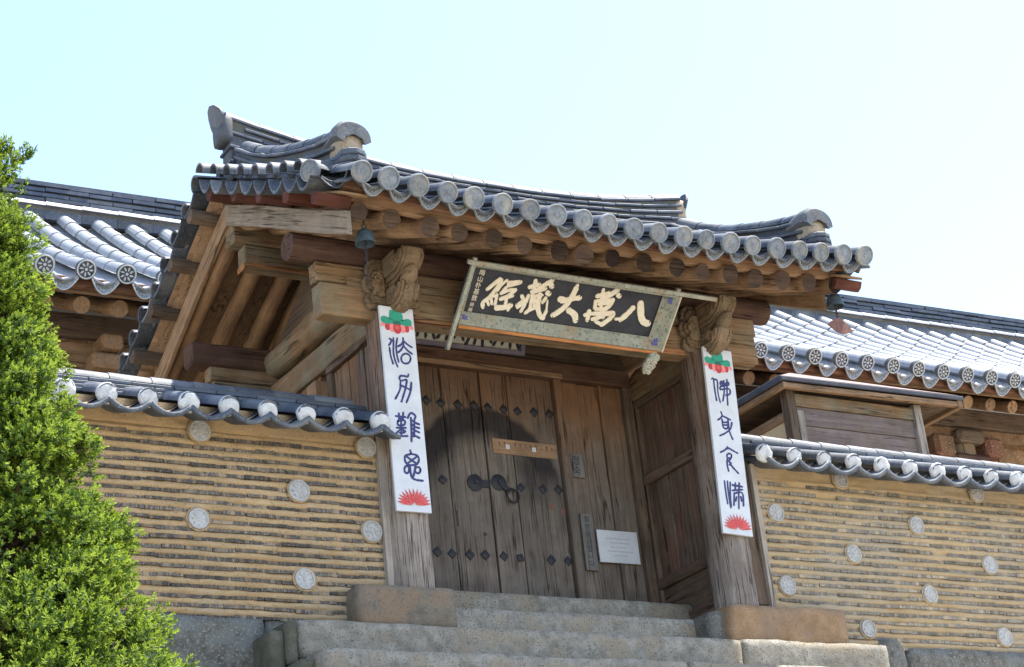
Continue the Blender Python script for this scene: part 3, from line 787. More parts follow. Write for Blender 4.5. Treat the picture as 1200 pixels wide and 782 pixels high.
def build_main_ridge():
    xa, xe = -1.95, 2.52
    def up(x): return .22*abs((x-GX)/2.27)**2.3
    mb = MB(); n = 20; vs = []; fs = []
    for k in range(n+1):
        x = xa+.02+(xe-xa-.04)*k/n
        vs += [(x, GY-.09, zb(x, 0)-.02), (x, GY-.075, 3.96+up(x)), (x, GY+.075, 3.96+up(x)), (x, GY+.09, zb(x, 0)-.02)]
        if k:
            for j in range(4): fs.append((4*k-4+j, 4*k-4+(j+1) % 4, 4*k+(j+1) % 4, 4*k+j))
    fs += [(0, 1, 2, 3), (4*n+3, 4*n+2, 4*n+1, 4*n)]
    mb.add(vs, fs); P('ridge_core', mb, 'tile_dark', 0)
    nt_ = 15; L = (xe-xa)/nt_
    for lay in range(7):
        for k in range(nt_):
            x0 = xa+k*L+(.5*L if lay % 2 else 0); x1 = min(x0+L-.004, xe)
            if x1-x0 < .05: continue
            z = 3.68+lay*.045
            s = (.35+.65*lay/6)
            a = Vector((x0, GY+rng.uniform(-.006, .006), z+up(x0)*s+rng.uniform(-.004, .004))); b = Vector((x1, GY+rng.uniform(-.006, .006), z+up(x1)*s))
            P('ridge_tile', MB().beam(a, b, .225-.006*lay, .026), 'tile_navy', .005)
    for k in range(nt_):
        x0, x1 = xa+k*L, xa+(k+1)*L
        a = Vector((x0, GY, 3.965+up(x0))); b = Vector((x1, GY, 3.965+up(x1)))
        inst('ridge_roll', ROLL, GATE, frame_(a, (0, 1, 0) if False else (0, -1, 0), b-a))
    # end tiles
    for x, s in ((xa, -1), (xe, 1)):
        mb = MB(); n = 12; vs = []; fs = []
        h = .27 if s < 0 else .24
        z0 = 4.28 if s < 0 else 4.26
        for i, off in enumerate((0, .03)):
            ring = []
            for k in range(n):
                a = 2*pi*k/n
                zz = z0-h/2+h/2*sin(a); yy = .125*cos(a)*(1.0 if sin(a) > -.3 else .85)
                ring.append((x+s*(.03+.06*((zz-z0+h)/h)**2)+s*off-.02*s*cos(a)**2, GY+yy, zz))
            vs += ring
        fs = [tuple(range(n)), tuple(reversed(range(n, 2*n)))]+[(k, (k+1) % n, n+(k+1) % n, n+k) for k in range(n)]
        mb.add(vs, fs); P('ridge_end_tile', mb, 'tile', .006, True)
        weld(stone(x-.06, x+.05, GY-.1, GY+.1, z0-h-.08, z0-.1, .015, .05, .03, 66+s).build('ridge_mortar', M['mortar' if s > 0 else 'tile_dark'], GATE))
build_main_ridge()
PLAQUE_LEFT = [[(-.077,.533),(-.064,.525),(-.068,.507),(-.087,.479)],[(-.084,.46),(-.081,.4),(-.066,.335)],[(-.045,.541),(-.049,.487),(-.055,.424),(-.048,.367),(-.031,.316)],[(-.013,.543),(-.027,.484),(-.029,.416),(-.019,.355)],[(.036,.551),(.034,.486)],[(.04,.526),(.012,.494),(-.014,.478)],[(.042,.524),(.072,.501),(.103,.485)],[(.031,.483),(.006,.449),(-.017,.43)],[(.038,.484),(.067,.453),(.1,.432)],[(.084,.392),(.078,.374),(.066,.359),(.049,.35),(.031,.348),(.016,.354),(.007,.366),(.005,.383),(.01,.401),(.023,.416),(.039,.426),(.057,.428),(.072,.422),(.082,.409),(.084,.392)],[(.053,.263),(.044,.245),(.019,.247),(-.014,.244),(-.025,.222),(-.01,.207),(.021,.218),(.034,.213),(.015,.142),(-.025,.041)],[(-.019,.198),(-.028,.137),(-.073,.059)],[(.071,.201),(.055,.125),(.016,.041)],[(-.023,.171),(.017,.158),(.059,.142)],[(-.082,-.076),(-.004,-.076)],[(-.055,-.053),(-.058,-.098)],[(-.019,-.044),(-.027,-.095)],[(-.069,-.112),(-.014,-.104),(-.02,-.137),(-.07,-.144),(-.069,-.112)],[(-.042,-.091),(-.05,-.227)],[(-.083,-.166),(-.009,-.16)],[(-.049,-.17),(-.068,-.188),(-.086,-.204)],[(-.045,-.17),(-.031,-.18),(-.015,-.189)],[(-.061,-.203),(-.026,-.198)],[(-.064,-.23),(-.001,-.222)],[(.014,-.081),(.042,-.04),(.079,-.057),(.069,-.086)],[(.04,-.077),(.036,-.158),(.028,-.26)],[(.069,-.086),(.053,-.22)],[(.043,-.093),(.068,-.111),(.104,-.122)],[(.042,-.123),(.065,-.144),(.101,-.151)],[(.038,-.156),(.062,-.172),(.097,-.185)],[(.037,-.189),(.058,-.211),(.095,-.228)],[(.033,-.217),(.053,-.22)],[(.01,-.332),(.011,-.358),(-.032,-.375),(-.041,-.408),(-.026,-.438),(.006,-.444),(.055,-.432),(.075,-.392),(.059,-.364),(.011,-.358)],[(-.025,-.381),(.054,-.43)],[(.062,-.373),(-.027,-.437)],[(-.013,-.479),(-.016,-.491),(-.022,-.502),(-.031,-.508),(-.039,-.508),(-.046,-.503),(-.051,-.494),(-.051,-.482),(-.048,-.47),(-.042,-.46),(-.034,-.454),(-.025,-.453),(-.018,-.458),(-.013,-.467),(-.013,-.479)],[(.079,-.476),(.076,-.487),(.069,-.495),(.06,-.501),(.05,-.501),(.042,-.497),(.037,-.49),(.036,-.479),(.039,-.469),(.046,-.46),(.055,-.455),(.065,-.454),(.073,-.458),(.078,-.466),(.079,-.476)],[(-.005,-.447),(-.003,-.502),(.004,-.537),(.037,-.553),(.09,-.555)],[(.039,-.449),(.027,-.5),(.014,-.531)]]
PLAQUE_RIGHT = [[(-.088,.514),(-.071,.521),(-.071,.468),(-.068,.394),(-.063,.33)],[(-.069,.508),(-.035,.509),(-.041,.399),(-.028,.319)],[(.001,.461),(-.009,.485),(.007,.508),(.024,.5),(.009,.467)],[(.033,.517),(.025,.426),(-.0,.335)],[(.065,.532),(.051,.407),(.044,.306)],[(-.0,.493),(.035,.485),(.07,.512),(.074,.485),(-.002,.461),(-.011,.434),(.075,.453),(.08,.41),(.036,.391)],[(-.033,.235),(-.025,.204),(-.047,.178),(-.072,.161)],[(-.025,.204),(.009,.193),(.053,.18)],[(-.03,.172),(-.028,.104),(.015,.102),(.028,.176)],[(-.02,.146),(.02,.154)],[(-.023,.123),(.016,.129)],[(.031,.176),(.029,.085),(.053,.012)],[(.064,.156),(.042,.099),(-.015,.054),(-.069,.026)],[(-.083,-.118),(-.042,-.096),(-.005,-.071),(.037,-.085),(.086,-.103)],[(-.009,-.063),(-.006,-.076)],[(.023,-.134),(.019,-.143),(.012,-.151),(.002,-.157),(-.009,-.158),(-.018,-.155),(-.023,-.149),(-.024,-.141),(-.021,-.132),(-.013,-.124),(-.003,-.118),(.007,-.117),(.016,-.119),(.022,-.126),(.023,-.134)],[(-.021,-.156),(-.031,-.213),(-.024,-.269)],[(.018,-.15),(-.012,-.186),(.009,-.196),(-.009,-.216)],[(.0,-.206),(.029,-.238),(.07,-.275)],[(-.077,-.36),(-.076,-.45),(-.07,-.547)],[(-.048,-.359),(-.051,-.458),(-.044,-.577)],[(-.021,-.364),(-.035,-.467),(-.038,-.565)],[(-.003,-.384),(.093,-.386)],[(.028,-.364),(.021,-.418)],[(.067,-.359),(.06,-.413)],[(-.009,-.43),(.091,-.411)],[(.006,-.45),(-.01,-.553)],[(.006,-.453),(.087,-.44),(.084,-.546)],[(.054,-.413),(.035,-.574)],[(.025,-.481),(.012,-.515)],[(.067,-.473),(.072,-.508)]]
SIGN = [(.013,[(-.68,.147),(-.715,.106),(-.756,.054)]),(.0125,[(-.665,.141),(-.682,.077),(-.721,-.009),(-.76,-.054),(-.749,-.092)]),(.0095,[(-.619,.145),(-.653,.102),(-.673,.05)]),(.009,[(-.736,-.031),(-.707,-.068)]),(.009,[(-.712,.001),(-.682,-.057)]),(.0095,[(-.664,.021),(-.653,-.061)]),(.008,[(-.721,-.009),(-.662,.016)]),(.015,[(-.589,.111),(-.503,.147)]),(.0105,[(-.599,.13),(-.504,.151)]),(.0115,[(-.607,.086),(-.63,.038)]),(.0115,[(-.632,.038),(-.575,.07),(-.522,.08)]),(.0125,[(-.522,.08),(-.561,.03),(-.62,-.008)]),(.0115,[(-.62,-.008),(-.531,.03)]),(.0115,[(-.575,.014),(-.564,-.063)]),(.0175,[(-.632,-.083),(-.572,-.071),(-.522,-.05)]),(.0105,[(-.522,-.05),(-.529,-.087)]),(.013,[(-.375,.177),(-.358,.086)]),(.014,[(-.406,.12),(-.335,.151)]),(.0145,[(-.34,.095),(-.296,.144),(-.233,.198)]),(.018,[(-.225,.158),(-.221,.154)]),(.013,[(-.375,.086),(-.27,.126)]),(.0195,[(-.233,.093),(-.228,.091)]),(.0125,[(-.449,.038),(-.426,.002),(-.465,-.041)]),(.011,[(-.395,.051),(-.403,-.02),(-.416,-.082)]),(.011,[(-.455,-.055),(-.396,.002)]),(.0105,[(-.367,.063),(-.348,-.048),(-.373,-.091)]),(.009,[(-.353,.054),(-.278,.072)]),(.009,[(-.34,.01),(-.28,.021)]),(.008,[(-.338,.046),(-.318,-.037)]),(.009,[(-.31,.049),(-.292,-.02)]),(.0105,[(-.347,-.063),(-.295,-.034)]),(.016,[(-.301,.072),(-.289,-.019),(-.244,-.092),(-.21,-.111)]),(.011,[(-.21,-.111),(-.199,-.054)]),(.006,[(-.199,-.054),(-.218,.033)]),(.0115,[(-.241,.05),(-.254,.014)]),(.022,[(-.107,.059),(-.079,.056)]),(.016,[(-.091,.047),(-.015,.075),(.053,.093)]),(.011,[(-.001,.192),(-.005,.155)]),(.017,[(-.004,.163),(-.018,.082),(-.054,-.002),(-.107,-.061),(-.129,-.077)]),(.019,[(-.004,-.021),(.057,-.049),(.083,-.093)]),(.011,[(.24,.188),(.248,.121)]),(.0135,[(.205,.128),(.307,.168)]),(.016,[(.268,.11),(.319,.156),(.369,.205)]),(.0185,[(.393,.159),(.397,.157)]),(.0125,[(.204,.083),(.22,.027)]),(.012,[(.223,.091),(.354,.116)]),(.015,[(.354,.115),(.342,.072),(.31,.028)]),(.0095,[(.241,.065),(.337,.086)]),(.011,[(.249,.118),(.277,.02)]),(.011,[(.231,.022),(.316,.034)]),(.0125,[(.152,-.039),(.208,-.02),(.352,.002)]),(.014,[(.177,-.004),(.186,-.076)]),(.0125,[(.229,-.064),(.318,-.026)]),(.0095,[(.265,-.012),(.276,-.053)]),(.0095,[(.324,-.008),(.32,-.04)]),(.015,[(.338,-.004),(.398,.008),(.383,-.039),(.329,-.098)]),(.011,[(.329,-.098),(.262,-.079)]),(.017,[(.559,.075),(.53,.024),(.485,-.034)]),(.009,[(.482,-.028),(.435,-.036)]),(.0215,[(.615,.12),(.658,.018),(.7,-.028)]),(.0205,[(.7,-.028),(.744,-.036)])]
# ------------------------------------------------------------------ signs
def smooth_line(p, n=4):
    if len(p) < 3: return p
    out = []
    for i in range(len(p)-1):
        a = p[max(i-1, 0)]; b = p[i]; c = p[i+1]; d = p[min(i+2, len(p)-1)]
        for k in range(n):
            t = k/n
            out.append(tuple(.5*((2*b[q])+(-a[q]+c[q])*t+(2*a[q]-5*b[q]+4*c[q]-d[q])*t*t+(-a[q]+3*b[q]-3*c[q]+d[q])*t**3) for q in (0, 1)))
    return out+[p[-1]]
def brush(mb, pts, w, h0, hb=0.0, mi=0, rag=0.0):
    """one brush stroke as a thin raised ribbon with round ends in local (u, v, n)"""
    pts = [Vector((p[0], p[1])) for p in smooth_line(pts)]
    L = []; R = []
    m = len(pts)
    for i, p in enumerate(pts):
        d = (pts[min(i+1, m-1)]-pts[max(i-1, 0)])
        d = d.normalized() if d.length > 1e-9 else Vector((1, 0))
        q = Vector((-d.y, d.x)); ww = w*(1+rag*noise.noise((p.x*40, p.y*40, 2)))
        L.append(p+q*ww); R.append(p-q*ww)
    d0 = (pts[0]-pts[1]).normalized(); d1 = (pts[-1]-pts[-2]).normalized()
    def cap(p, d):
        q = Vector((d.y, -d.x)); return [p+q*w*cos(a)+d*w*sin(a) for a in (.6, 1.2, 1.57, 1.94, 2.54)]
    out = [*L, *[p for p in reversed(cap(pts[-1], d1))], *reversed(R), *reversed(cap(pts[0], d0))]
    top = [(p.x, p.y, h0) for p in out]; n = len(top)
    # strips for the body (keeps concave strokes clean)
    vs = [(p.x, p.y, h0) for p in L]+[(p.x, p.y, h0) for p in R]
    fs = [(i, i+1, m+i+1, m+i) for i in range(m-1)]
    mb.add(vs, fs, mi)
    for c in (cap(pts[-1], d1), cap(pts[0], d0)):
        mb.add([(p.x, p.y, h0) for p in c], [tuple(range(5))], mi)
    e = [*L, *reversed(cap(pts[-1], d1)), *reversed(R), *reversed(cap(pts[0], d0))]
    for pt_, cc in ((0, cap(pts[0], d0)), (-1, cap(pts[-1], d1))):
        mb.add([(L[pt_].x, L[pt_].y, h0), (cc[0].x, cc[0].y, h0), (cc[-1].x, cc[-1].y, h0), (R[pt_].x, R[pt_].y, h0)], [(0, 1, 2, 3)], mi)
    if hb < h0:
        k = len(e)
        mb.add([(p.x, p.y, h0) for p in e]+[(p.x, p.y, hb) for p in e], [(i, (i+1) % k, k+(i+1) % k, k+i) for i in range(k)], mi)
def blob(mb, poly, h, mi=0):
    mb.add([(p[0], p[1], h) for p in poly], [tuple(range(len(poly)))], mi)
def flat(name, col, rough=.7, var=.1):
    return plain(name, col, rough, 0, var, 60)
M['board_white'] = mineral('white painted board', (.50, .515, .53), (.62, .635, .645), 6, rough=.6, bmp=.1, vary=.02)
M['navy'] = flat('navy paint', (.028, .032, .13))
M['leaf_green'] = flat('leaf green paint', (.02, .27, .17)); M['leaf_dark'] = flat('dark leaf paint', (.02, .12, .09))
M['petal'] = flat('red petal paint', (.46, .035, .04)); M['petal_pink'] = flat('pink petal paint', (.72, .22, .22)); M['petal_light'] = flat('light petal paint', (.60, .09, .075))
M['sign_black'] = mineral('black signboard', (.026, .028, .036), (.048, .051, .062), 9, rough=.75, bmp=.2)
M['bone'] = mineral('carved pale letters', (.62, .55, .43), (.76, .70, .58), 30, rough=.85, bmp=.3, vary=.02)
M['frame_teal'] = mineral('faded green frame', (.20, .22, .19), (.36, .36, .30), 11, speck=(.11, .15, .13), speck_scale=38, patch=(.30, .25, .18), rough=.9)
M['frame_edge'] = mineral('frame edge', (.42, .38, .30), (.52, .47, .38), 15, rough=.9)
M['flower_blue'] = flat('blue flower paint', (.05, .06, .30)); M['sign_orange'] = wood('orange edge', (.42, .16, .06), (.55, .26, .11), 'x')
M['grey_board'] = wood('grey lettered board', (.11, .105, .10), (.22, .21, .19), 'z', vary=.05)
M['cream'] = flat('cream board', (.52, .50, .42)); M['ink'] = flat('black ink', (.02, .02, .022)); M['grey_ink'] = flat('faint grey print', (.36, .37, .40))
M['purple_frame'] = mineral('purple grey frame', (.15, .13, .18), (.25, .22, .27), 14, rough=.9)

def text_mesh(name, txt, size, mat, spacing=1.0, vertical=False):
    me_all = MB(); y = 0
    for ch in (txt if vertical else [txt]):
        cu = bpy.data.curves.new('glyph', 'FONT'); cu.body = ch; cu.size = size; cu.align_x = 'CENTER'; cu.extrude = .0006; cu.resolution_u = 2
        ob = bpy.data.objects.new('glyph', cu); COL.objects.link(ob)
        dg = bpy.context.evaluated_depsgraph_get()
        me = bpy.data.meshes.new_from_object(ob.evaluated_get(dg))
        me_all.add([(v.co.x, v.co.y+y, v.co.z) for v in me.vertices], [tuple(p.vertices) for p in me.polygons])
        bpy.data.objects.remove(ob); bpy.data.curves.remove(cu); bpy.data.meshes.remove(me)
        y -= size*spacing
    return me_all
def place(mb, Mx):
    mb.v = [tuple(Mx @ Vector(p)) for p in mb.v]; return mb
def plane(O, U, V):
    """local (u, v, n) with n towards the viewer"""
    U = Vector(U).normalized(); V = Vector(V); V = (V-U*V.dot(U)).normalized()
    m = Matrix((U, V, U.cross(V))).transposed().to_4x4(); m.translation = Vector(O); return m

def plaque(O, V, strokes, w, h, label, top_c, low_c):
    t = thing('couplet_plaque', O, label, 'plaque', 'tall white couplet plaques on the front columns')
    Mx = plane(O, (1, 0, 0) if V[0] < 0.0 else (1, 0, -.049), V)
    def p(name, mb, mats, **k):
        o = place(mb, Mx).build(name, [M[m] for m in mats] if isinstance(mats, tuple) else M[mats], t, **k); return o
    p('board', MB().box(-w/2, w/2, -h/2, h/2, -.024, 0), 'board_white', bevel=.003)
    mb = MB()
    for i, s in enumerate(strokes): brush(mb, s, .0078, .0012+.00006*i, 0, 0, .35)
    p('lettering', mb, 'navy')
    # lotus leaf and petals at the head
    cu, cv = top_c
    mb = MB()
    def ell(cx, cy, rx, ry, n=14, a0=0): return [(cx+rx*cos(2*pi*k/n)*cos(a0)-ry*sin(2*pi*k/n)*sin(a0), cy+rx*cos(2*pi*k/n)*sin(a0)+ry*sin(2*pi*k/n)*cos(a0)) for k in range(n)]
    for i, (dx, dy, rx, ry, a, m) in enumerate(((-.115, -.055, .03, .016, .9, 1), (.115, -.055, .03, .016, -.9, 1), (-.075, -.072, .035, .026, 1.3, 0), (.075, -.072, .035, .026, -1.3, 0), (-.04, -.078, .038, .024, 1.5, 1), (.045, -.078, .038, .024, -1.5, 1), (0, -.082, .045, .034, 1.57, 0), (0, -.075, .02, .018, 0, 2))):
        blob(mb, ell(cu+dx, cv+dy, rx, ry, 14, a), .0012+.0002*i, m)
    p('petals', mb, ('petal', 'petal_pink', 'petal_light'))
    mb = MB()
    lf = [(-.050, -.05), (-.075, -.055), (-.115, -.052), (-.132, -.032), (-.128, -.005), (-.105, .008), (-.08, .002), (-.060, -.012), (-.058, .030), (-.050, .058), (-.022, .066), (-.006, .062), (0, .074), (.006, .062), (.024, .066), (.046, .056), (.054, .026), (.054, -.014), (.074, .0), (.10, .006), (.122, -.006), (.126, -.034), (.112, -.052), (.07, -.056), (.048, -.05)]
    # fan triangulation around the stalk keeps the leaf outline
    mb.add([(cu, cv-.03, .0032)]+[(cu+a, cv+b, .0032) for a, b in lf], [(0, i+1, (i+1) % len(lf)+1) for i in range(len(lf))], 0)
    blob(mb, [(cu+a, cv+b) for a, b in ((-.036, -.052), (.036, -.052), (.028, -.030), (0, -.02), (-.028, -.030))], .0037, 1)
    p('leaf', mb, ('leaf_green', 'leaf_dark'))
    # open lotus at the foot
    cu, cv = low_c
    mb = MB()
    k = 0
    for ring, (n, r, wd, m) in enumerate(((13, .140, .0125, 0), (12, .118, .012, 2), (8, .090, .0125, 0), (5, .060, .011, 2))):
        for i in range(n):
            a = radians(8)+(pi-radians(16))*i/(n-1)+(.08 if ring % 2 else 0)
            rr = r*(.90+.10*sin(a))
            d = Vector((cos(a)*1.05, sin(a)*.86)); q = Vector((-d.y, d.x))
            c0 = Vector((cu, cv))
            poly = [c0+d*rr*.15, c0+d*rr*.55-q*wd*.75, c0+d*rr*.8-q*wd*.6, c0+d*rr*1.05, c0+d*rr*.8+q*wd*.6, c0+d*rr*.55+q*wd*.75]
            blob(mb, [(x.x, x.y) for x in poly], .0012+.0001*k, m); k += 1
            if ring in (0, 2):
                poly = [c0+d*rr*.5, c0+d*rr*.7-q*wd*.16, c0+d*rr*.98, c0+d*rr*.7+q*wd*.16]
                blob(mb, [(x.x, x.y) for x in poly], .0012+.0001*k, 1); k += 1
    p('lotus', mb, ('petal', 'petal_pink', 'petal_light'))
    return t
plaque((-1.192, -.2, 1.302), (-.008, 0, 1), PLAQUE_LEFT, .282, 1.59, 'tall white plaque with navy seal characters on the left gate column', (-.006, .705), (.005, -.742))
plaque((1.718, -.2, 1.325), (.049, 0, .999), PLAQUE_RIGHT, .288, 1.59, 'tall white plaque with navy seal characters on the right gate column', (-.008, .702), (.006, -.748))

def main_sign():
    O = (.28, -.315, 2.24)
    t = thing('hanging_signboard', O, 'long black signboard with five big cream carved characters tilted under the eaves', 'signboard')
    Mx = plane(O, (1, 0, 0), (0, -.41, .39))
    def p(name, mb, mats, **k):
        return place(mb, Mx).build(name, [M[m] for m in mats] if isinstance(mats, tuple) else M[mats], t, **k)
    u0, u1, v0, v1 = -.93, .80, -.155, .225
    p('panel', MB().box(u0-.03, u1+.03, v0-.03, v1+.03, -.03, 0), 'sign_black', bevel=.002)
    mb = MB()
    for i, (w, s) in enumerate(SIGN): brush(mb, s, w*1.28, .006+.0001*i, 0, 0, .3)
    p('carved_characters', mb, 'bone')
    # flared frame boards
    fo, fn = .075, .085
    def board(name, a, b, c, d, mats=('frame_teal', 'frame_edge')):
        mb = MB(); q = [Vector(x) for x in (a, b, c, d)]
        nrm = (q[1]-q[0]).cross(q[3]-q[0]).normalized()*.016
        mb.add([*q, *[x-nrm for x in q]], [(0, 1, 2, 3), (7, 6, 5, 4), (0, 4, 5, 1), (1, 5, 6, 2), (3, 2, 6, 7), (0, 3, 7, 4)])
        return p(name, mb, 'frame_teal', bevel=.003)
    U0, U1, V0, V1 = u0-.03, u1+.105, v0-fo, v1+fo*.35
    lo = board('frame_board', (u0, v0, .0), (u1, v0, .0), (U1, V0, fn), (U0, V0, fn))
    ro = board('frame_board', (u1, v0, .001), (u1, v1, .001), (U1, V1, fn), (U1, V0, fn))
    board('frame_board', (u1, v1, .0), (u0, v1, .0), (U0, V1, fn*.6), (U1, V1, fn))
    board('frame_board', (u0, v1, .0), (u0, v0, .0), (U0, V0, fn), (U0, V1, fn*.6))
    p('edge_strip', MB().beam((U0+.01, V0-.012, fn-.004), (U1-.04, V0-.012, fn-.004), .024, .018, (0, 0, 1)), 'sign_orange', bevel=.002)
    p('edge_strip', MB().beam((U1+.004, V0, fn+.002), (U1+.004, V1, fn+.002), .012, .012, (0, 0, 1)), 'frame_edge', bevel=.001)
    p('top_bar', MB().beam((U0-.06, V1+.012, fn*.6), (1.25, V1+.02, fn*.9), .034, .03, (0, 0, 1)), 'frame_teal', bevel=.003)
    p('side_bar', MB().beam((U0-.006, V1+.05, fn*.55), (U0-.035, V0-.20, fn+.02), .03, .028, (0, 0, 1)), 'frame_teal', bevel=.003)
    p('hanger_peg', MB().box(U1-.05, U1-.015, V1+.02, V1+.06, fn-.03, fn), 'frame_teal', bevel=.003)
    # curled foot at the lower right
    mb = MB(); n = 9
    base = [(.84, V0-.005), (.90, V0-.03), (.905, V0-.07), (.875, V0-.10), (.895, V0-.125), (.875, V0-.16), (.845, V0-.195), (.80, V0-.205), (.785, V0-.175), (.775, V0-.12), (.79, V0-.075), (.80, V0-.03)]
    m = len(base)
    mb.add([(a, b, fn+.012) for a, b in base]+[(a, b, fn-.012) for a, b in base], [tuple(range(m)), tuple(reversed(range(m, 2*m)))]+[(i, (i+1) % m, m+(i+1) % m, m+i) for i in range(m)])
    p('curled_foot', mb, 'frame_teal', bevel=.004)
    mb = MB()
    for c, r in (((.83, V0-.15), .035), ((.865, V0-.10), .022), ((.81, V0-.09), .024), ((.845, V0-.185), .018)):
        mb.tube([(c[0]+r*(1-.05*k)*cos(k*.6), c[1]+r*(1-.05*k)*sin(k*.6), fn+.014) for k in range(16)], .0055, 5)
    p('scroll', mb, 'frame_edge', smooth=True)
    # blue flowers in the frame corners
    mb = MB()
    for c in ((u1+.052, v1-.015), (u1+.038, v0-.012), (u0+.01, v0-.035)):
        nn = fn*.62
        for k in range(8):
            a = k*pi/4; r = .042
            blob(mb, [(c[0]+.004*cos(a+1.5), c[1]+.004*sin(a+1.5)), (c[0]+r*cos(a-.25), c[1]+r*sin(a-.25)), (c[0]+r*cos(a+.25), c[1]+r*sin(a+.25))], nn+.012+.0004*k)
    p('blue_flower', mb, 'flower_blue')
    mb = MB()
    rr = random.Random(3)
    for k in range(90):
        f = rr.random(); q = rr.random()
        if k % 2: c = (u1+fo*f, v0+(v1-v0)*q, fn*f+.003)
        else: c = (u0+(u1-u0)*q, v0-fo*f, fn*f+.003)
        s = .005+.008*rr.random(); a = rr.random()*6
        du = Vector((fo, 0, fn)).normalized() if k % 2 else Vector((1, 0, 0)); dv = Vector((0, 1, 0)) if k % 2 else Vector((0, -fo, fn)).normalized()
        C3 = Vector(c)
        mb.add([tuple(C3+du*s*cos(a+q2)*w2+dv*s*sin(a+q2)*w2) for q2, w2 in ((0, 1), (1.2, .35), (2.6, 1), (4.4, .35))], [(0, 1, 2, 3)])
    p('painted_vine', mb, 'leaf_dark')
    # small column of writing and two seals
    sm = text_mesh('small_lettering', '晦山朴基敦', .052, None, 1.0, True)
    p('small_lettering', place(sm, Matrix.Translation((-.842, .158, .001)) @ Matrix.Diagonal((1, 1, 1, 1))), 'bone')
    mb = MB()
    for k, v in enumerate((-.085, -.128)):
        for a in range(4): mb.box(-.855+a*.0085-.006, -.855+a*.0085-.001, v-.016, v+.016, 0, .0015)
        mb.box(-.863, -.829, v-.003, v+.002, 0, .0022)
    p('seal', mb, 'frame_edge')
main_sign()

def inner_board():
    t = thing('inner_name_board', (.1, .9, 2.35), 'smaller cream board with purple frame half hidden behind the black signboard', 'signboard')
    Mx = plane((.05, .86, 2.60), (1, 0, .015), (0, -.34, 1))
    def p(name, mb, mats, **k): return place(mb, Mx).build(name, M[mats], t, **k)
    w, h = 1.06, .40
    for k in range(4):
        a = -w/2+k*w/4
        p('board', MB().box(a+.002, a+w/4-.002, -h/2, h/2, -.02, 0), 'cream', bevel=.002)
    for a in ((-w/2-.04, w/2+.04, -h/2-.04, -h/2), (-w/2-.04, w/2+.04, h/2, h/2+.04), (-w/2-.04, -w/2, -h/2, h/2), (w/2, w/2+.04, -h/2, h/2)):
        p('frame_board', MB().box(*a, -.025, .03), 'purple_frame', bevel=.004)
    tx = MB()
    rr = random.Random(5)
    # only the feet of the brushed characters show; each ends in a few heavy strokes
    for c in (-.40, -.13, .135, .40):
        for q in range(4):
            x = c+(-.07+.045*q); brush(tx, [(x, .10), (x+.01, -.04), (x-.01+.035*(q-1.2), -.142-.03*rr.random()*(1+(c > 0)))], .014, .0015+.0002*q, 0)
        brush(tx, [(c-.085, .03), (c+.085, .05)], .012, .003, 0)
    p('lettering', tx, 'ink')
inner_board()

def small_signs():
    def board(name, label, cat, x0, x1, z0, z1, y, mat, thick=.016, tilt=0, bevel=.002):
        t = thing(name, ((x0+x1)/2, y, z0), label, cat)
        Mx = plane(((x0+x1)/2, y, (z0+z1)/2), (cos(tilt), 0, sin(tilt)), (-sin(tilt), 0, cos(tilt)))
        def p(nm, mb, m, **k): return place(mb, Mx).build(nm, [M[q] for q in m] if isinstance(m, tuple) else M[m], t, **k)
        p('board', MB().box(-(x1-x0)/2, (x1-x0)/2, -(z1-z0)/2, (z1-z0)/2, -thick, 0), mat, bevel=bevel)
        return p
    p = board('word_plate', 'small dark wooden plate with two characters on the plank beside the door', 'plate', .925, 1.07, 1.335, 1.54, .905, 'grey_board')
    p('lettering', place(text_mesh('lettering', '정숙', .088, None, 1.02, True), Matrix.Translation((0, .012, .001))), 'ink')
    p = board('notice_strip', 'narrow upright wooden strip with a column of dark writing left of the white notice', 'notice', .972, 1.085, .54, 1.02, .90, 'grey_board', tilt=0)
    p('lettering', place(text_mesh('lettering', '촬영을금합니다', .060, None, 1.05, True), Matrix.Translation((0, .172, .001))), 'ink')
    p = board('white_notice', 'white rectangular notice with faint grey print on the fixed planks', 'notice', 1.11, 1.505, .615, .89, .893, 'board_white', .012)
    mb = MB(); rr = random.Random(11)
    for r, (a, b) in enumerate(((-.115, .12), (-.08, .105), (-.075, .075), (-.11, .15), (-.06, .085))):
        x = a; v = .068-r*.036
        while x < b:
            wl = rr.uniform(.018, .05)
            xx = x
            while xx < min(b, x+wl):
                hh = rr.choice((.008, .011, .0065)); mb.box(xx, xx+.0035, v-.005, v-.005+hh, 0, .0006); mb.box(xx, xx+.0065, v+rr.choice((-.005, .001)), v+rr.choice((.003, .004)), 0, .0008); xx += .0095
            x += wl+.012
    p('print', mb, 'grey_ink')
    p = board('door_label_board', 'brown wooden board with two tiny white labels nailed across the right door leaf', 'board', .225, .835, 1.485, 1.612, .925, 'orange_x', .02, -.012)
    for u in (-.165, .085):
        p('paper_label', MB().box(u-.017, u+.017, -.018, .018, 0, .0015), 'board_white')
        p('mark', MB().box(u-.007, u+.007, -.008, .008, .0016, .0022), 'grey_ink')
    mb = MB()
    for k in range(11):
        u = -.25+k*.05; mb.box(u, u+.016, .018+.008*(k % 3), .034+.006*(k % 2), 0, .001); mb.box(u+.006, u+.011, .0, .03, 0, .0013)
    p('faded_writing', mb, 'dark_x')
small_signs()

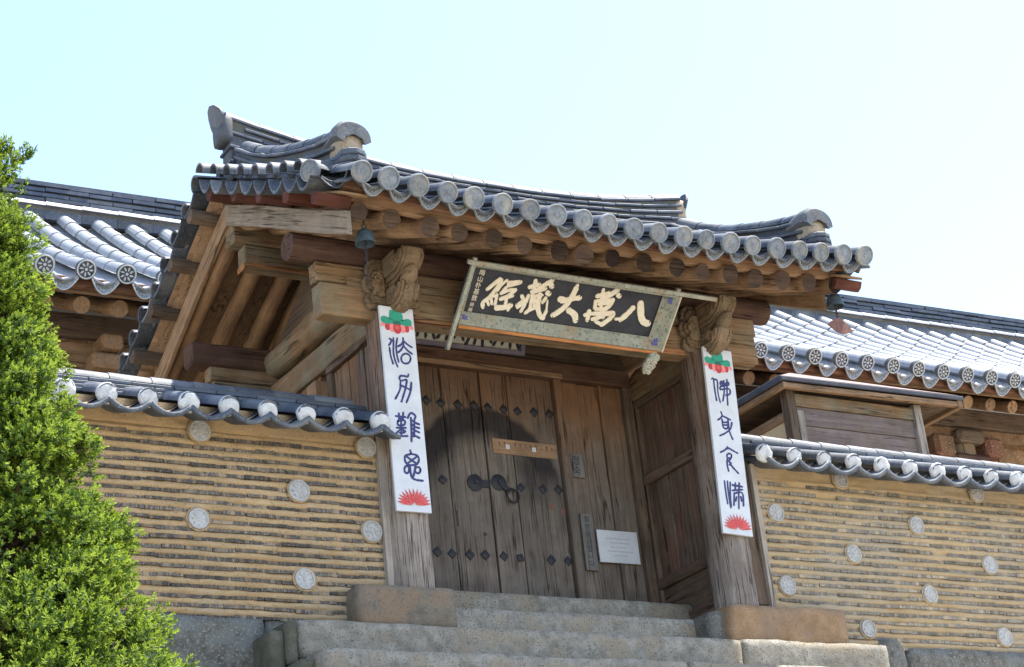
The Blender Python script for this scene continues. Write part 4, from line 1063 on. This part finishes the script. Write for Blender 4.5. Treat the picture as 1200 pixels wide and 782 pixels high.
# ------------------------------------------------------------------ wind bells
def wind_bell(x, y, ztop, fish, label):
    t = thing('wind_bell', (x, y, ztop), label, 'bell', 'wind bells under the roof corners')
    def p(name, mb, m, **k): return mb.build(name, M[m], t, **k)
    p('hook', MB().tube([(x, y, ztop+.06), (x, y, ztop-.005)], .006, 6).tube([(x+.018*cos(k*.5), y, ztop-.022+.018*sin(k*.5)) for k in range(14)], .0045, 5), 'iron', smooth=True)
    zb_ = ztop-.04
    p('dome', MB().lathe([(.012, 0), (.032, -.008), (.052, -.028), (.063, -.055), (.068, -.09), (.073, -.12), (.068, -.12), (.058, -.065), (.01, -.02)], 24, Matrix.Translation((x, y, zb_))), 'bronze', smooth=True)
    ch = MB(); z = zb_-.06
    for k in range(7 if not fish else 5):
        a = k % 2
        ch.tube([(x+(.011*cos(q*.63) if a else .003*cos(q*.63)), y+(.003*cos(q*.63) if a else .011*cos(q*.63)), z-.018*1.0+.02*sin(q*.63)) for q in range(11)], .0035, 5, caps=False); z -= .03
    p('chain', ch, 'iron', smooth=True)
    if fish:
        o = [(-.155, -.045), (-.10, .0), (-.03, .035), (0, .05), (.03, .035), (.105, -.0), (.15, -.04), (.11, -.055), (.09, -.075), (.03, -.095), (-.05, -.09), (-.11, -.06)]
        mb = MB(); R = Matrix.Translation((x+.01, y, z-.05)) @ Matrix.Rotation(.15, 4, 'Z')
        mb.prism([(a, b) for a, b in o], 'y', -.004, .004); place(mb, R); p('fish_plate', mb, 'rust')
    else:
        p('wire', MB().tube([(x, y, z+.01), (x-.004, y, z-.17)], .004, 6), 'iron', smooth=True)
wind_bell(-1.76, -.85, 2.385, False, 'blue green wind bell with a bare wire under the left eave corner')
wind_bell(2.515, -.85, 2.47, True, 'dull green wind bell with a rusty fish plate under the right eave corner')

# ------------------------------------------------------------------ side walls
WROLL = cover_tile(.082, .32, name='ridge_roll', r2=.077)
def make_wall(name, x0, x1, ztop_cap, pitch, xcap, discs, clay, tmat, loc, label, nmax):
    W = thing(name, loc, label, 'wall')
    def p(nm, mb, m, **k): return mb.build(nm, M[m], W, **k)
    zb0 = -.275; zt = ztop_cap+.02
    nc = 20; ch = (ztop_cap-.10-zb0)/nc
    # clay body with a bulging bed between the tile courses
    nx = int((x1-x0)/.05); nzs = nc*5+6
    def wander(x, z): return .007*noise.noise((x*.8, z*2.4, 4))*min(1, (z-zb0)*8)
    def yf(x, z):
        q = (z-zb0)/ch; fr = q-math.floor(q)
        b = sin(pi*min(1, max(0, (fr-.22)/.78)))**.6*.019 if q < nc else .014
        n1 = noise.noise((x*3.1, z*9, 2))*.008+noise.noise((x*11, z*24, 5))*.011+noise.noise((x*40, z*60, 8))*.0035
        top = max(0, z-(ztop_cap-.10))/.12
        return -(b+n1)-.028*top*top
    def f(u, v):
        x = x0+(x1-x0)*u; z = zb0+(zt-zb0)*v
        return (x, yf(x, z+.005*noise.noise((x*2.7, z*5, 1))), z+wander(x, z))
    mb = MB(); mb.grid(f, nx, nzs)
    o = p('clay_face', mb, clay, smooth=True)
    o.data.polygons.foreach_set('use_smooth', [True]*len(o.data.polygons))
    p('wall_core', MB().box(x0+.002, x1-.002, .022, .40, zb0, zt), clay)
    # tile courses
    shapes = []
    for k in range(5):
        mb = MB(); n = 6
        def g2(u, v, k=k): return None
        pts = []
        for i in range(n+1):
            xx = i/n; e = .0035*noise.noise((i*1.3, k*3.7, 1))
            pts.append((xx, e))
        vs = []; fs = []
        for i, (xx, e) in enumerate(pts):
            hh = .0118+.0032*noise.noise((i*.8, k*2.2, 4)); yy = -.004+.006*noise.noise((i*1.1, k*5.1, 7))
            vs += [(xx, yy, e-hh), (xx, yy, e+hh), (xx, .05, e+hh), (xx, .05, e-hh)]
            if i:
                for j in range(4): fs.append((4*i-4+j, 4*i-4+(j+1) % 4, 4*i+(j+1) % 4, 4*i+j))
        fs += [(0, 1, 2, 3), (4*n+3, 4*n+2, 4*n+1, 4*n)]
        mb.add(vs, fs); shapes.append(mb.mesh('tile', M[tmat]))
    pieces = []
    for c in range(nc):
        z = zb0+(c+.10)*ch
        x = x0-.0+rng.uniform(0, .12)
        while x < x1-.05:
            L = min(rng.uniform(.14, .34), x1-.012-x)
            if rng.random() < .975 and L > .04: pieces.append((x, L, z+rng.uniform(-.006, .006)))
            x += L+rng.uniform(.001, .010)
    cut = []
    for x, L, z in pieces:                       # trim the courses where a round tile is set into the wall
        spans = [(x, x+L)]
        for dx, dz in discs:
            if abs(z-dz) < .078:
                h = sqrt(.086**2-min(.08, abs(z-dz))**2)
                spans = [s for a, b in spans for s in ((a, min(b, dx-h)), (max(a, dx+h), b)) if s[1]-s[0] > .035] if any(a < dx+h and b > dx-h for a, b in spans) else spans
        cut += [(a, b-a, z) for a, b in spans]
    pieces = sorted(set(cut))
    vis = sorted(pieces, key=lambda q: (abs(q[0]+q[1]/2-(-2.2 if x1 < 0 else 3.2))))
    st = MB()
    for i, (x, L, z) in enumerate(vis):
        Mx = Matrix.Translation((x, rng.uniform(-.021, -.011), z+wander(x+L/2, z))) @ Matrix.Rotation(-(wander(x+L, z)-wander(x, z))/L+rng.uniform(-.010, .010), 4, 'Y') @ Matrix.Diagonal((L, 1, rng.uniform(.8, 1.2), 1))
        me = shapes[int(rng.integers(5))]
        if i < 299: inst('tile', me, W, Mx)
        else:
            st.add([tuple(Mx @ v.co) for v in me.vertices], [tuple(q.vertices) for q in me.polygons])
    if st.v: kind(st.build('tile_courses', M[tmat], W), 'stuff')
    # round end tiles set in the clay
    dm = end_disc(.078, ('disc',), name='disc_tile', spokes=8)
    ring = MB().tube([(.083*cos(k*2*pi/20), 0, .083*sin(k*2*pi/20)) for k in range(21)], [.007+.006*noise.noise((k*.9, 1, 2)) for k in range(20)]+[.007], 6, caps=False).mesh('clay_ring', M[clay], True)
    for dx, dz in discs:
        inst('clay_ring', ring, W, Matrix.Translation((dx, -.022 if dz < 1.0 else -.040, dz)) @ Matrix.Rotation(rng.uniform(0, 6), 4, 'Y'))
        inst('disc_tile', dm, W, Matrix.Translation((dx, -.028 if dz < 1.0 else -.046, dz)) @ Matrix.Rotation(rng.uniform(0, 6), 4, 'Y') @ Matrix.Rotation(rng.uniform(-.04, .04), 4, 'X') @ Matrix.Scale(rng.uniform(.95, 1.04), 4))
    # tiled cap
    yf0, zf0 = -.275, ztop_cap; yr, zr = .12, ztop_cap+.165
    ct = cover_tile(.068, .42, name='cap_tile')
    domes = []
    for q in range(4):
        mb = MB().lathe([(.072, -.02), (.074, .0), (.070, .012), (.052, .024), (.024, .031), (.002, .033)], 20, Matrix.Rotation(radians(90), 4, 'X'))
        mb.v = [tuple(Vector(p)*(1+.07*noise.noise((p[0]*16+q*5, p[2]*16, q)))+Vector((0, .012*noise.noise((p[0]*28, p[2]*28, q+4)), 0))) for p in mb.v]
        domes.append(mb.mesh('plaster_plug', M['plaster'], True))
    n = int((x1-x0)/pitch)+2
    for side in (-1, 1):
        for k in range(-int((xcap-x0)/pitch)-1, n):
            x = xcap+k*pitch
            if x < x0-.05 or x > x1+.03: continue
            yc = .2
            a = Vector((x, yf0 if side < 0 else 2*yc-yf0, zf0-.012)); b = Vector((x, yr if side < 0 else 2*yc-yr, zr-.01))
            Mx = frame_(a, (-side, 0, 0), b-a)
            inst('cap_tile', ct, W, Mx)
            if side < 0:
                inst('plaster_plug', domes[int(rng.integers(4))], W, frame_(a+Vector((0, .012, .004)), (1, 0, 0), Vector((0, 1, .22))) @ Matrix.Rotation(rng.uniform(-.06, .06), 4, 'Z') @ Matrix.Scale(rng.uniform(.95, 1.06), 4))
        mb = MB(); nx2 = int((x1-x0)/pitch*14)
        def f2(u, v, side=side):
            x = x0-.02+(x1-x0+.06)*u; q = (x-xcap)/pitch
            y = yf0-.04+(yr+.045-yf0)*v; z = zf0-.076+(zr-zf0)*v+.040*(2*(2*(q-math.floor(q))-1)**2-1)
            return (x, y if side < 0 else .4-y, z)
        mb.grid(f2, nx2, 5)
        o = kind(mb.build('channel_tiles', M['tile'], W, True), 'stuff')
        s = o.modifiers.new('t', 'SOLIDIFY'); s.thickness = .032; s.offset = 1 if side > 0 else -1
    # clay packed under the cap
    mb = MB()
    def f3(u, v):
        x = x0+(x1-x0)*u; q = (x-xcap)/pitch
        return (x, -.06-.13*v, zt-.03+(zf0-.062+.036*cos(2*pi*q)-zt+.055)*v+.005)
    mb.grid(f3, int((x1-x0)*30), 3)
    p('clay_packing', mb, clay, smooth=True)
    p('clay_packing', MB().box(x0, x1, -.05, .40, zt-.012, zt+.04), clay)
    # ridge of the cap
    zr0 = zr+.02
    L = .31; m = int((x1-x0)/L)+1
    for lay in range(4):
        for k in range(m):
            a = x0+k*L+(.15 if lay % 2 else 0); b = min(a+L-.004, x1)
            if b-a < .06: continue
            hw = (.15, .135, .12, .105)[lay]
            p('ridge_tile', MB().box(a, b, .2-hw/1+rng.uniform(-.006, .006), .2+hw, zr0-.060+lay*.034+rng.uniform(-.002, .002), zr0-.034+lay*.034), 'tile_navy', bevel=.004)
    for k in range(m):
        a = x0+k*L; b = min(a+L, x1)
        if b-a < .1: continue
        inst('ridge_roll', WROLL, W, frame_((a, .2, zr0+.072), (0, -1, 0), (1, 0, .001*rng.uniform(-8, 8))))
    p('ridge_core', MB().box(x0+.01, x1-.01, .11, .29, zr0-.13, zr0+.08), 'tile_dark')
    return W, p
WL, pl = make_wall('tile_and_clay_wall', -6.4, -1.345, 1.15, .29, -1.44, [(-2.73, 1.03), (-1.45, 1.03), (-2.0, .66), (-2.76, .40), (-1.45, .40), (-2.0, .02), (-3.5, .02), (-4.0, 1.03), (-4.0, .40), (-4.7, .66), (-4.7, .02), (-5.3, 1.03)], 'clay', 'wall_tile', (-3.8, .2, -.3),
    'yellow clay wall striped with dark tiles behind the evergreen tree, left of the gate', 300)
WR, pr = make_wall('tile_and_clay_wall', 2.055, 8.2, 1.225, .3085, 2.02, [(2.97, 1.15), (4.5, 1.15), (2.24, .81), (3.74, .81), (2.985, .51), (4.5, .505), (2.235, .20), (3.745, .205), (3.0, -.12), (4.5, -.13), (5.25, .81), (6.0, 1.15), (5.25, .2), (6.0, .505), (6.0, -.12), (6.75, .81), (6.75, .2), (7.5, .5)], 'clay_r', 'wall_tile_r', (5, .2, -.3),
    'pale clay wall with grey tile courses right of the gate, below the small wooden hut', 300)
def wall_extras():
    pl('end_board', MB().box(-1.372, -1.318, -.062, .05, .0, 1.14), 'pale_z', bevel=.004)
    pr('end_board', MB().box(2.02, 2.066, -.062, .05, .0, 1.20), 'pale_z', bevel=.004)
    pr('end_post', MB().box(1.90, 2.018, -.03, .12, .03, 1.22), 'dark_z', bevel=.006)
    # foundation blocks
    xs = [-6.4, -5.1, -3.9, -2.32]
    for i in range(3):
        weld(stone(xs[i]+.004, xs[i+1]-.004, -.035, .42, -1.15, -.272, .010, .075, .02, 110+i).build('foundation_stone', M['granite_dark'], WL))
    weld(stone(-2.31, -.93, -.02, .42, -1.15, -.274, .010, .08, .02, 115).build('foundation_stone', M['granite_dark'], WL))
    for i, (a, b, zt_) in enumerate(((1.6, 3.02, -.275), (3.04, 3.36, -.19), (3.375, 4.9, -.262), (4.91, 6.6, -.265), (6.61, 8.2, -.262))):
        weld(stone(a+.004, b-.004, -.05 if i != 1 else -.075, .42, -1.15, zt_, .010 if i != 1 else .025, .075, .02 if i != 1 else .09, 120+i).build('foundation_stone', M['granite_dark'], WR))
wall_extras()
# ------------------------------------------------------------------ the long hall behind
def build_hall():
    H = thing('long_hall', (4, 7, .2), 'long timber hall with grey tiled roof rising behind the gate and walls', 'hall')
    def p(nm, mb, m, smooth=False, bevel=0): return mb.build(nm, [M[k] for k in m] if isinstance(m, tuple) else M[m], H, smooth, bevel, 1)
    XA, XB, PI_ = -5.2, 15.4, .3905
    def tz(x): return (x+2)*.0175
    YE, YR = 4.0, 6.78
    def bed(x, y):
        s = (y-YE)/(YR-YE)
        return 4.16+tz(x)+1.93*s-.34*s*(1-s)
    rows = int((XB-XA)/PI_)
    x_first = -2.05-PI_*8
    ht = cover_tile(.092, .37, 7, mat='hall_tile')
    ed = end_disc(.098, ('tile_dark', 'chalk'), 8)
    dp = drop_plate(.27, ('pattern', 'chalk'), .075, .085)
    st = MB(); cnt = 0; nseg = 9
    for i in range(rows):
        x = x_first+PI_*i
        vis = (-3.5 < x < -.8) or (5.2 < x < 12.6)
        for k in range(nseg):
            y0 = YE+(YR-YE)*k/nseg; y1 = YE+(YR-YE)*(k+1)/nseg
            a = Vector((x, y0, bed(x, y0)+.03)); b = Vector((x, y1, bed(x, y1)+.03))
            Mx = frame_(a, (1, 0, 0), b-a) @ Matrix.Rotation(rng.uniform(-.03, .03), 4, 'Z')
            if vis and cnt < 296: inst('roof_tile', ht, H, Mx); cnt += 1
            else: st.add([tuple(Mx @ v.co) for v in ht.vertices], [tuple(q.vertices) for q in ht.polygons])
        a = Vector((x, YE-.05, bed(x, YE)+.012)); b = Vector((x, YE+.4, bed(x, YE+.4)+.03))
        F = frame_(a, (1, 0, 0), b-a)
        inst('end_tile', ed, H, F @ Matrix.Translation((0, -.006, -.004)) @ Matrix.Rotation(rng.uniform(0, 1), 4, 'Y'))
        a = Vector((x+PI_/2, YE-.015, bed(x, YE)-.035)); b = a+Vector((0, .4, .12))
        inst('drop_tile', dp, H, frame_(a, (1, 0, 0), b-a))
    kind(st.build('far_roof_tiles', M['hall_tile'], H), 'stuff')
    mb = MB()
    def f(u, v):
        x = x_first-PI_/2+PI_*rows*u; y = YE-.01+(YR-YE+.1)*v; q = (x-x_first)/PI_
        return (x, y, bed(x, y)-.045+.045*cos(2*pi*q)+.008*((v*9) % 1))
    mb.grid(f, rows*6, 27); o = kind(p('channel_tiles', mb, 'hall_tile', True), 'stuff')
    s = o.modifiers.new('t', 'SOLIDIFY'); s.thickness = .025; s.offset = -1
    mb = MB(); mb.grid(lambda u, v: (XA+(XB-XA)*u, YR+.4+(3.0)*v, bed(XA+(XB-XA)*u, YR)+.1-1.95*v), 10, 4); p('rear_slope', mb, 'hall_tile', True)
    # ridge
    def zr(x): return 6.17+tz(x)
    xs0, xs1 = x_first, x_first+PI_*rows
    p('ridge_core', MB().beam((xs0, YR+.2, zr(xs0)+.13), (xs1, YR+.2, zr(xs1)+.13), .30, .62), 'tile_dark')
    roll = cover_tile(.07, .42, 7, name='ridge_roll', mat='hall_tile')
    m = int((xs1-xs0)/.41)
    for k in range(m):
        x = xs0+k*.41; 
        inst('ridge_roll', roll, H, frame_((x, YR-.06, zr(x)+.06), (0, -1, 0), (1, 0, .0175)))
        inst('ridge_roll', roll, H, frame_((x, YR+.2, zr(x)+.43), (0, -1, 0), (1, 0, .0175)))
        inst('ridge_tile', HR0, H, Matrix.Translation((x, YR+.17, zr(x)-.02)))
    for lay in range(5):
        for k in range(int((xs1-xs0)/.5)):
            x = xs0+k*.5+.23*(lay % 2)
            inst('ridge_tile', HR, H, Matrix.Translation((x, YR+.2+rng.uniform(-.012, .012), zr(x)+.135+lay*.062+rng.uniform(-.007, .007))) @ Matrix.Rotation(-.0175+rng.uniform(-.006, .006), 4, 'Y'))
    # eave timber
    def bar(nm, y, z, w, h, mat):
        p(nm, MB().beam((XA, y, z+tz(XA)), (XB, y, z+tz(XB)), w, h), mat, False, .006)
    bar('eave_board', YE+.22, 4.115, .05, .13, 'orange_x'); bar('eave_board', YE+.10, 4.09, .06, .10, 'wave')
    for k in range(int((XB-XA)/.372)):
        x = -1.96-.372*8+k*.372
        mb = MB().tube([(x, YE+.33, 3.985+tz(x)), (x, YE+1.5, 4.58+tz(x))], .082, 14, mcap=1, wob=.06, seed=k)
        p('rafter', mb, ('rafter', 'orange_z'), True)
    mb = MB(); mb.grid(lambda u, v: (XA+(XB-XA)*u, YE+.2+2.4*v, bed(XA+(XB-XA)*u, YE+.2+2.4*v)-.14), 20, 4); p('soffit', mb, 'dark_y', True)
    bar('purlin', YE+1.05, 4.06, .22, .24, 'dark_x'); bar('purlin_support', YE+1.08, 3.86, .16, .15, 'mottled'); bar('tie_beam', YE+1.12, 3.10, .24, .26, 'mottled')
    # columns, brackets, boarded wall
    for k in range(6):
        x = -1.55-3.3+3.3*k+ (0 if k < 2 else .0)
        x = (-4.9, -1.52, 2.2, 5.9, 9.72, 13.4)[k]
        p('column', MB().tube([(x, YE+1.12, .2), (x, YE+1.12, 2), (x, YE+1.12, 3.75+tz(x))], [.21, .20, .185], 20), 'beam_z', True)
        if x > 0:
            for dxx, zz, w, h, mt in ((-.42, 3.66, .34, .30, 'mottled'), (.42, 3.70, .30, .26, 'mottled'), (0, 3.48, .62, .20, 'purlin'), (0, 3.80, .46, .18, 'dark_x')):
                p('bracket', MB().box(x+dxx-w/2, x+dxx+w/2, YE+.90-.05*(mt == 'dark_x'), YE+1.2, zz+tz(x)-h/2, zz+tz(x)+h/2), mt, False, .05)
            continue
        for j, (w, h, z, yy) in enumerate(((.30, .14, 3.50, -.22), (.36, .16, 3.66, -.34), (.22, .16, 3.83, -.42))):
            p('bracket', MB().box(x-w/2, x+w/2, YE+1.12+yy, YE+1.3, z+tz(x)-h/2, z+tz(x)+h/2), 'orange_y', False, .03)
        p('bracket_wing', MB().prism([(-.55, 0), (-.62, .08), (-.5, .17), (-.3, .2), (.3, .2), (.5, .17), (.62, .08), (.55, 0), (.2, -.06), (-.2, -.06)][::-1], 'y', YE+.98, YE+1.06), 'orange_x', False, .012).location = (x, 0, 3.70+tz(x))
    for k in range(int((XB-XA)/.3)):
        x = XA+k*.3
        p('wall_plank', MB().box(x+.004, x+.296, YE+1.16+.012*(k % 2), YE+1.24, .2, 4.2+tz(x)), ('mottled' if (k*7) % 5 else 'beam_z'), False, .004)
    bar('mid_rail', YE+1.13, 2.2, .12, .18, 'beam_x')
    p('base_stone', MB().box(XA, XB, YE+.7, 9.3, .12, .32), 'granite')
    p('rear_wall', MB().box(XA, XB, 9.1, 9.25, .2, 4.0), 'clay')
HR = MB().box(0, .49, -.19, .19, -.021, .021).mesh('ridge_tile', M['tile_navy'])
M['mottled'] = mineral('flaking brown paint', (.10, .06, .035), (.30, .18, .10), 4, speck=(.36, .24, .14), speck_scale=45, patch=(.17, .075, .05), rough=.9)
HR0 = MB().box(0, .405, -.25, -.19, -.06, .05).mesh('ridge_tile', M['tile'])
build_hall()

def build_hut():
    t = thing('lean_to_hut', (6.4, 4, .2), 'small boarded wooden hut with low felted roof against the hall on the right', 'hut')
    def p(nm, mb, m, bevel=.006): return mb.build(nm, M[m], t, bevel=bevel, seg=1)
    x0, x1, y0, y1, z = 5.16, 7.74, 3.0, 4.75, 3.50
    dz = .015
    # low hipped roof: fascia and sheets
    mb = MB()
    mb.add([(x0, y0, z+.05), (x1, y0, z+.09), (x1, y1, z+.09), (x0, y1, z+.05), (x0+.5, y0+.42, z+.30), (x1-.7, y0+.42, z+.30), (x1-.5, y1, z+.34), (x0+.4, y1, z+.34)],
           [(0, 1, 5, 4), (1, 2, 6, 5), (3, 0, 4, 7), (4, 5, 6, 7)])
    p('roof_sheet', mb, 'redfelt', 0)
    p('fascia', MB().beam((x0, y0, z+.02), (x1, y0, z+.055), .03, .045), 'slate_board'); p('fascia', MB().beam((x0+.002, y0, z+.02), (x0+.002, y1, z+.02), .03, .07), 'slate_board'); p('fascia', MB().beam((x1, y0, z+.055), (x1, y1, z+.055), .03, .07), 'slate_board')
    p('roof_rim', MB().beam((x0+.02, y0+.04, z-.045), (x1-.02, y0+.04, z-.01), .06, .06), 'orange_x'); p('roof_rim', MB().beam((x0+.05, y0, z-.045), (x0+.05, y1, z-.045), .06, .06), 'orange_y'); p('roof_rim', MB().beam((x1-.05, y0, z-.01), (x1-.05, y1, z-.01), .07, .09), 'orange_y')
    p('ceiling', MB().box(x0+.03, x1-.03, y0+.05, y1, z-.005, z+.015), 'dark_x')
    a, b, yf = 5.38, 7.16, 3.16
    for x in (a, b):
        p('corner_post', MB().box(x-.055, x+.055, yf-.02, yf+.10, .2, z-.02), 'pale_z' if x > 6 else 'dark_z')
    p('corner_post', MB().box(a+.06, a+.15, yf-.01, yf+.05, .2, z-.25), 'pale_z')
    p('head_rail', MB().box(a+.055, b-.055, yf, yf+.06, z-.20, z-.06), 'beam_x')
    for k in range(9):
        z1 = z-.205-k*.205
        p('wall_board', MB().box(a+.055, b-.055, yf+.02+.008*(k % 2), yf+.05, z1-.20, z1), 'greyboard')
    p('side_rail', MB().box(a-.03, a+.03, yf+.10, y1, z-.34, z-.24), 'orange_y')
    p('side_post', MB().box(a-.03, a+.03, yf+.62, yf+.72, .2, z-.34), 'orange_z')
    p('side_panel', MB().box(a-.01, a+.02, yf+.10, yf+.62, .2, z-.34), 'panelcream'); p('side_panel', MB().box(a-.01, a+.02, yf+.72, y1, .2, z-.34), 'panelcream')
    for k in range(7):
        p('side_board', MB().box(b-.02, b+.02, yf+.10+k*.21, yf+.305+k*.21, .2, z-.1), 'dark_z')
M['redfelt'] = mineral('reddish roofing', (.20, .14, .13), (.30, .22, .20), 6, speck=(.14, .10, .1), speck_scale=50, rough=.9)
M['slate_board'] = mineral('slate grey fascia', (.04, .043, .055), (.08, .085, .10), 6, rough=.7)
M['greyboard'] = wood('violet grey boards', (.11, .085, .08), (.22, .175, .155), 'x', (.17, .12, .085), .5)
M['panelcream'] = mineral('cream wall panel', (.50, .38, .22), (.60, .47, .28), 4, rough=.9, bmp=.1)
build_hut()

# ------------------------------------------------------------------ the evergreen on the left
def leaf_mat(name, c1, c2, trans=.35):
    m, t, b = nt(name)
    n1 = nz(t, coords(t), 3.5, 4, .6); n2 = nz(t, coords(t), 40, 2, .6)
    c = ramp(t, math_(t, 'ADD', math_(t, 'MULTIPLY', n1, .6), math_(t, 'MULTIPLY', n2, .4)), [(.35, c1), (.65, c2)])
    t.links.new(c, b.inputs['Base Color']); b.inputs['Roughness'].default_value = .7; b.inputs['Specular IOR Level'].default_value = .12
    tr = nd(t, 'ShaderNodeBsdfTranslucent', {'Color': mix(t, .35, c, (.25, .40, .03))})
    mx = nd(t, 'ShaderNodeMixShader', {0: trans, 1: b.outputs[0], 2: tr.outputs[0]})
    t.links.new(mx.outputs[0], t.nodes['Material Output'].inputs[0])
    return m
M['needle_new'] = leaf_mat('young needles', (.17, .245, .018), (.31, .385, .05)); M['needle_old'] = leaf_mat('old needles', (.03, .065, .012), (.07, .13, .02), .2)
M['bark'] = wood('reddish bark', (.07, .045, .03), (.15, .10, .07), 'z')
def build_tree():
    bx, by, zg, ztop = TREE
    T = thing('evergreen_tree', (bx, by, zg), 'dense bright green conical evergreen in front of the left wall', 'tree')
    MB().tube([(bx+.03*sin(k), by+.02*cos(k*1.3), zg+(ztop-zg)*k/9) for k in range(10)], [.16*(1-k/10)+.012 for k in range(10)], 12, wob=.15).build('trunk', M['bark'], T, True)
    r2 = np.random.default_rng(21)
    V = []; Fm = []
    bm = MB()
    def rad(h): return TREE_R*(1-h)**1.22+.005
    # boughs -> clumps -> shoots -> needles
    clumps = []
    nb = 820
    for i in range(nb):
        h = 1-(1-r2.random())**.62
        h = h*.985
        az = r2.random()*2*pi
        R = rad(h)*(1+.24*noise.noise((az*2.2, h*9, 3))+.08*r2.normal()*.6)
        z = zg+.25+(ztop-zg-.25)*h
        o = Vector((bx, by, z-.10*R)); tip = Vector((bx+R*cos(az), by+R*sin(az), z+.16*R*(1-.6*h)))
        d = (tip-o).normalized()
        clumps.append((tip, d, .095*(.6+.8*r2.random())*(1-.4*h)))
        for q in (.80, .62):
            c = o.lerp(tip, q)+Vector(r2.normal(0, .05, 3)); clumps.append((c, d, .10*(.6+.7*r2.random())*(1-.4*h)))
        if i % 2 == 0: bm.tube([o, o.lerp(tip, .5)+Vector((0, 0, -.01)), tip], [.016, .010, .004], 5)
    for k in range(9): clumps.append((Vector((bx+.025*k, by, .93+.030*k)), Vector((.6, 0, 1)).normalized(), .034))
    # leader sprig at the very top
    for k in range(10): clumps.append((Vector((bx+.02*k*.4, by, ztop-.02+.012*k)), Vector((.3, 0, 1)).normalized(), .035))
    kind(bm.build('branches', M['bark'], T), 'stuff')
    S = []; 
    for c, d, r in clumps:
        n = int(29*(r/.1)**1.7)+6
        for _ in range(n):
            v = r2.normal(0, 1, 3); v /= np.linalg.norm(v)+1e-9
            rr = r*(.35+.65*r2.random()**.5)
            p = np.array(c)+v*rr*np.array((1, 1, .8))
            ax = v*.75+np.array(d)*.7+np.array((0, 0, .40)); ax /= np.linalg.norm(ax)
            S.append((p, ax, rr/r))
    P0 = np.array([s[0] for s in S]); A = np.array([s[1] for s in S]); Q = np.array([s[2] for s in S])
    keep = P0[:, 2] > zg+.05
    P0, A, Q = P0[keep], A[keep], Q[keep]
    ns = len(P0); K = 12
    L = r2.uniform(.026, .05, ns)
    ref = np.where(np.abs(A[:, 2:3]) < .9, np.array([[0, 0, 1.]]), np.array([[1., 0, 0]]))
    B = np.cross(A, ref); B /= np.linalg.norm(B, axis=1, keepdims=True); Cc = np.cross(A, B)
    verts = np.empty((ns, K, 4, 3)); mi = np.empty((ns, K), int)
    for k in range(K):
        f = (k+.5)/K
        a = 2.399*k+r2.random(ns)*6.28
        rad_ = np.cos(a)[:, None]*B+np.sin(a)[:, None]*Cc
        nd_ = rad_*.85+A*(.45+.9*f*f); nd_ /= np.linalg.norm(nd_, axis=1, keepdims=True)
        base = P0+A*(L*f)[:, None]
        ln = r2.uniform(.015, .025, ns)*(1-.2*f)
        sd = np.cross(nd_, A+.001); sd /= np.linalg.norm(sd, axis=1, keepdims=True)+1e-9
        w = .0036
        tip = base+nd_*ln[:, None]
        verts[:, k, 0] = base-sd*w*.6; verts[:, k, 1] = base+sd*w*.6
        verts[:, k, 2] = tip+sd*w; verts[:, k, 3] = tip-sd*w
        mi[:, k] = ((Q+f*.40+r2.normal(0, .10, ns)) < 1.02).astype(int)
    nv = ns*K*4
    me = bpy.data.meshes.new('crown')
    me.vertices.add(nv); me.vertices.foreach_set('co', verts.reshape(-1).astype(np.float32))
    me.loops.add(nv); me.loops.foreach_set('vertex_index', np.arange(nv, dtype=np.int32))
    me.polygons.add(ns*K); me.polygons.foreach_set('loop_start', np.arange(0, nv, 4, dtype=np.int32))
    try: me.polygons.foreach_set('loop_total', np.full(ns*K, 4, dtype=np.int32))
    except Exception: pass
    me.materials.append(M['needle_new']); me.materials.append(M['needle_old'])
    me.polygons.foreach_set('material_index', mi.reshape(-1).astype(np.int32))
    me.update(calc_edges=True); me.validate()
    inst('crown', me, T)
TREE = (-5.16, -3.2, -3.1, 1.08); TREE_R = 1.16
build_tree()
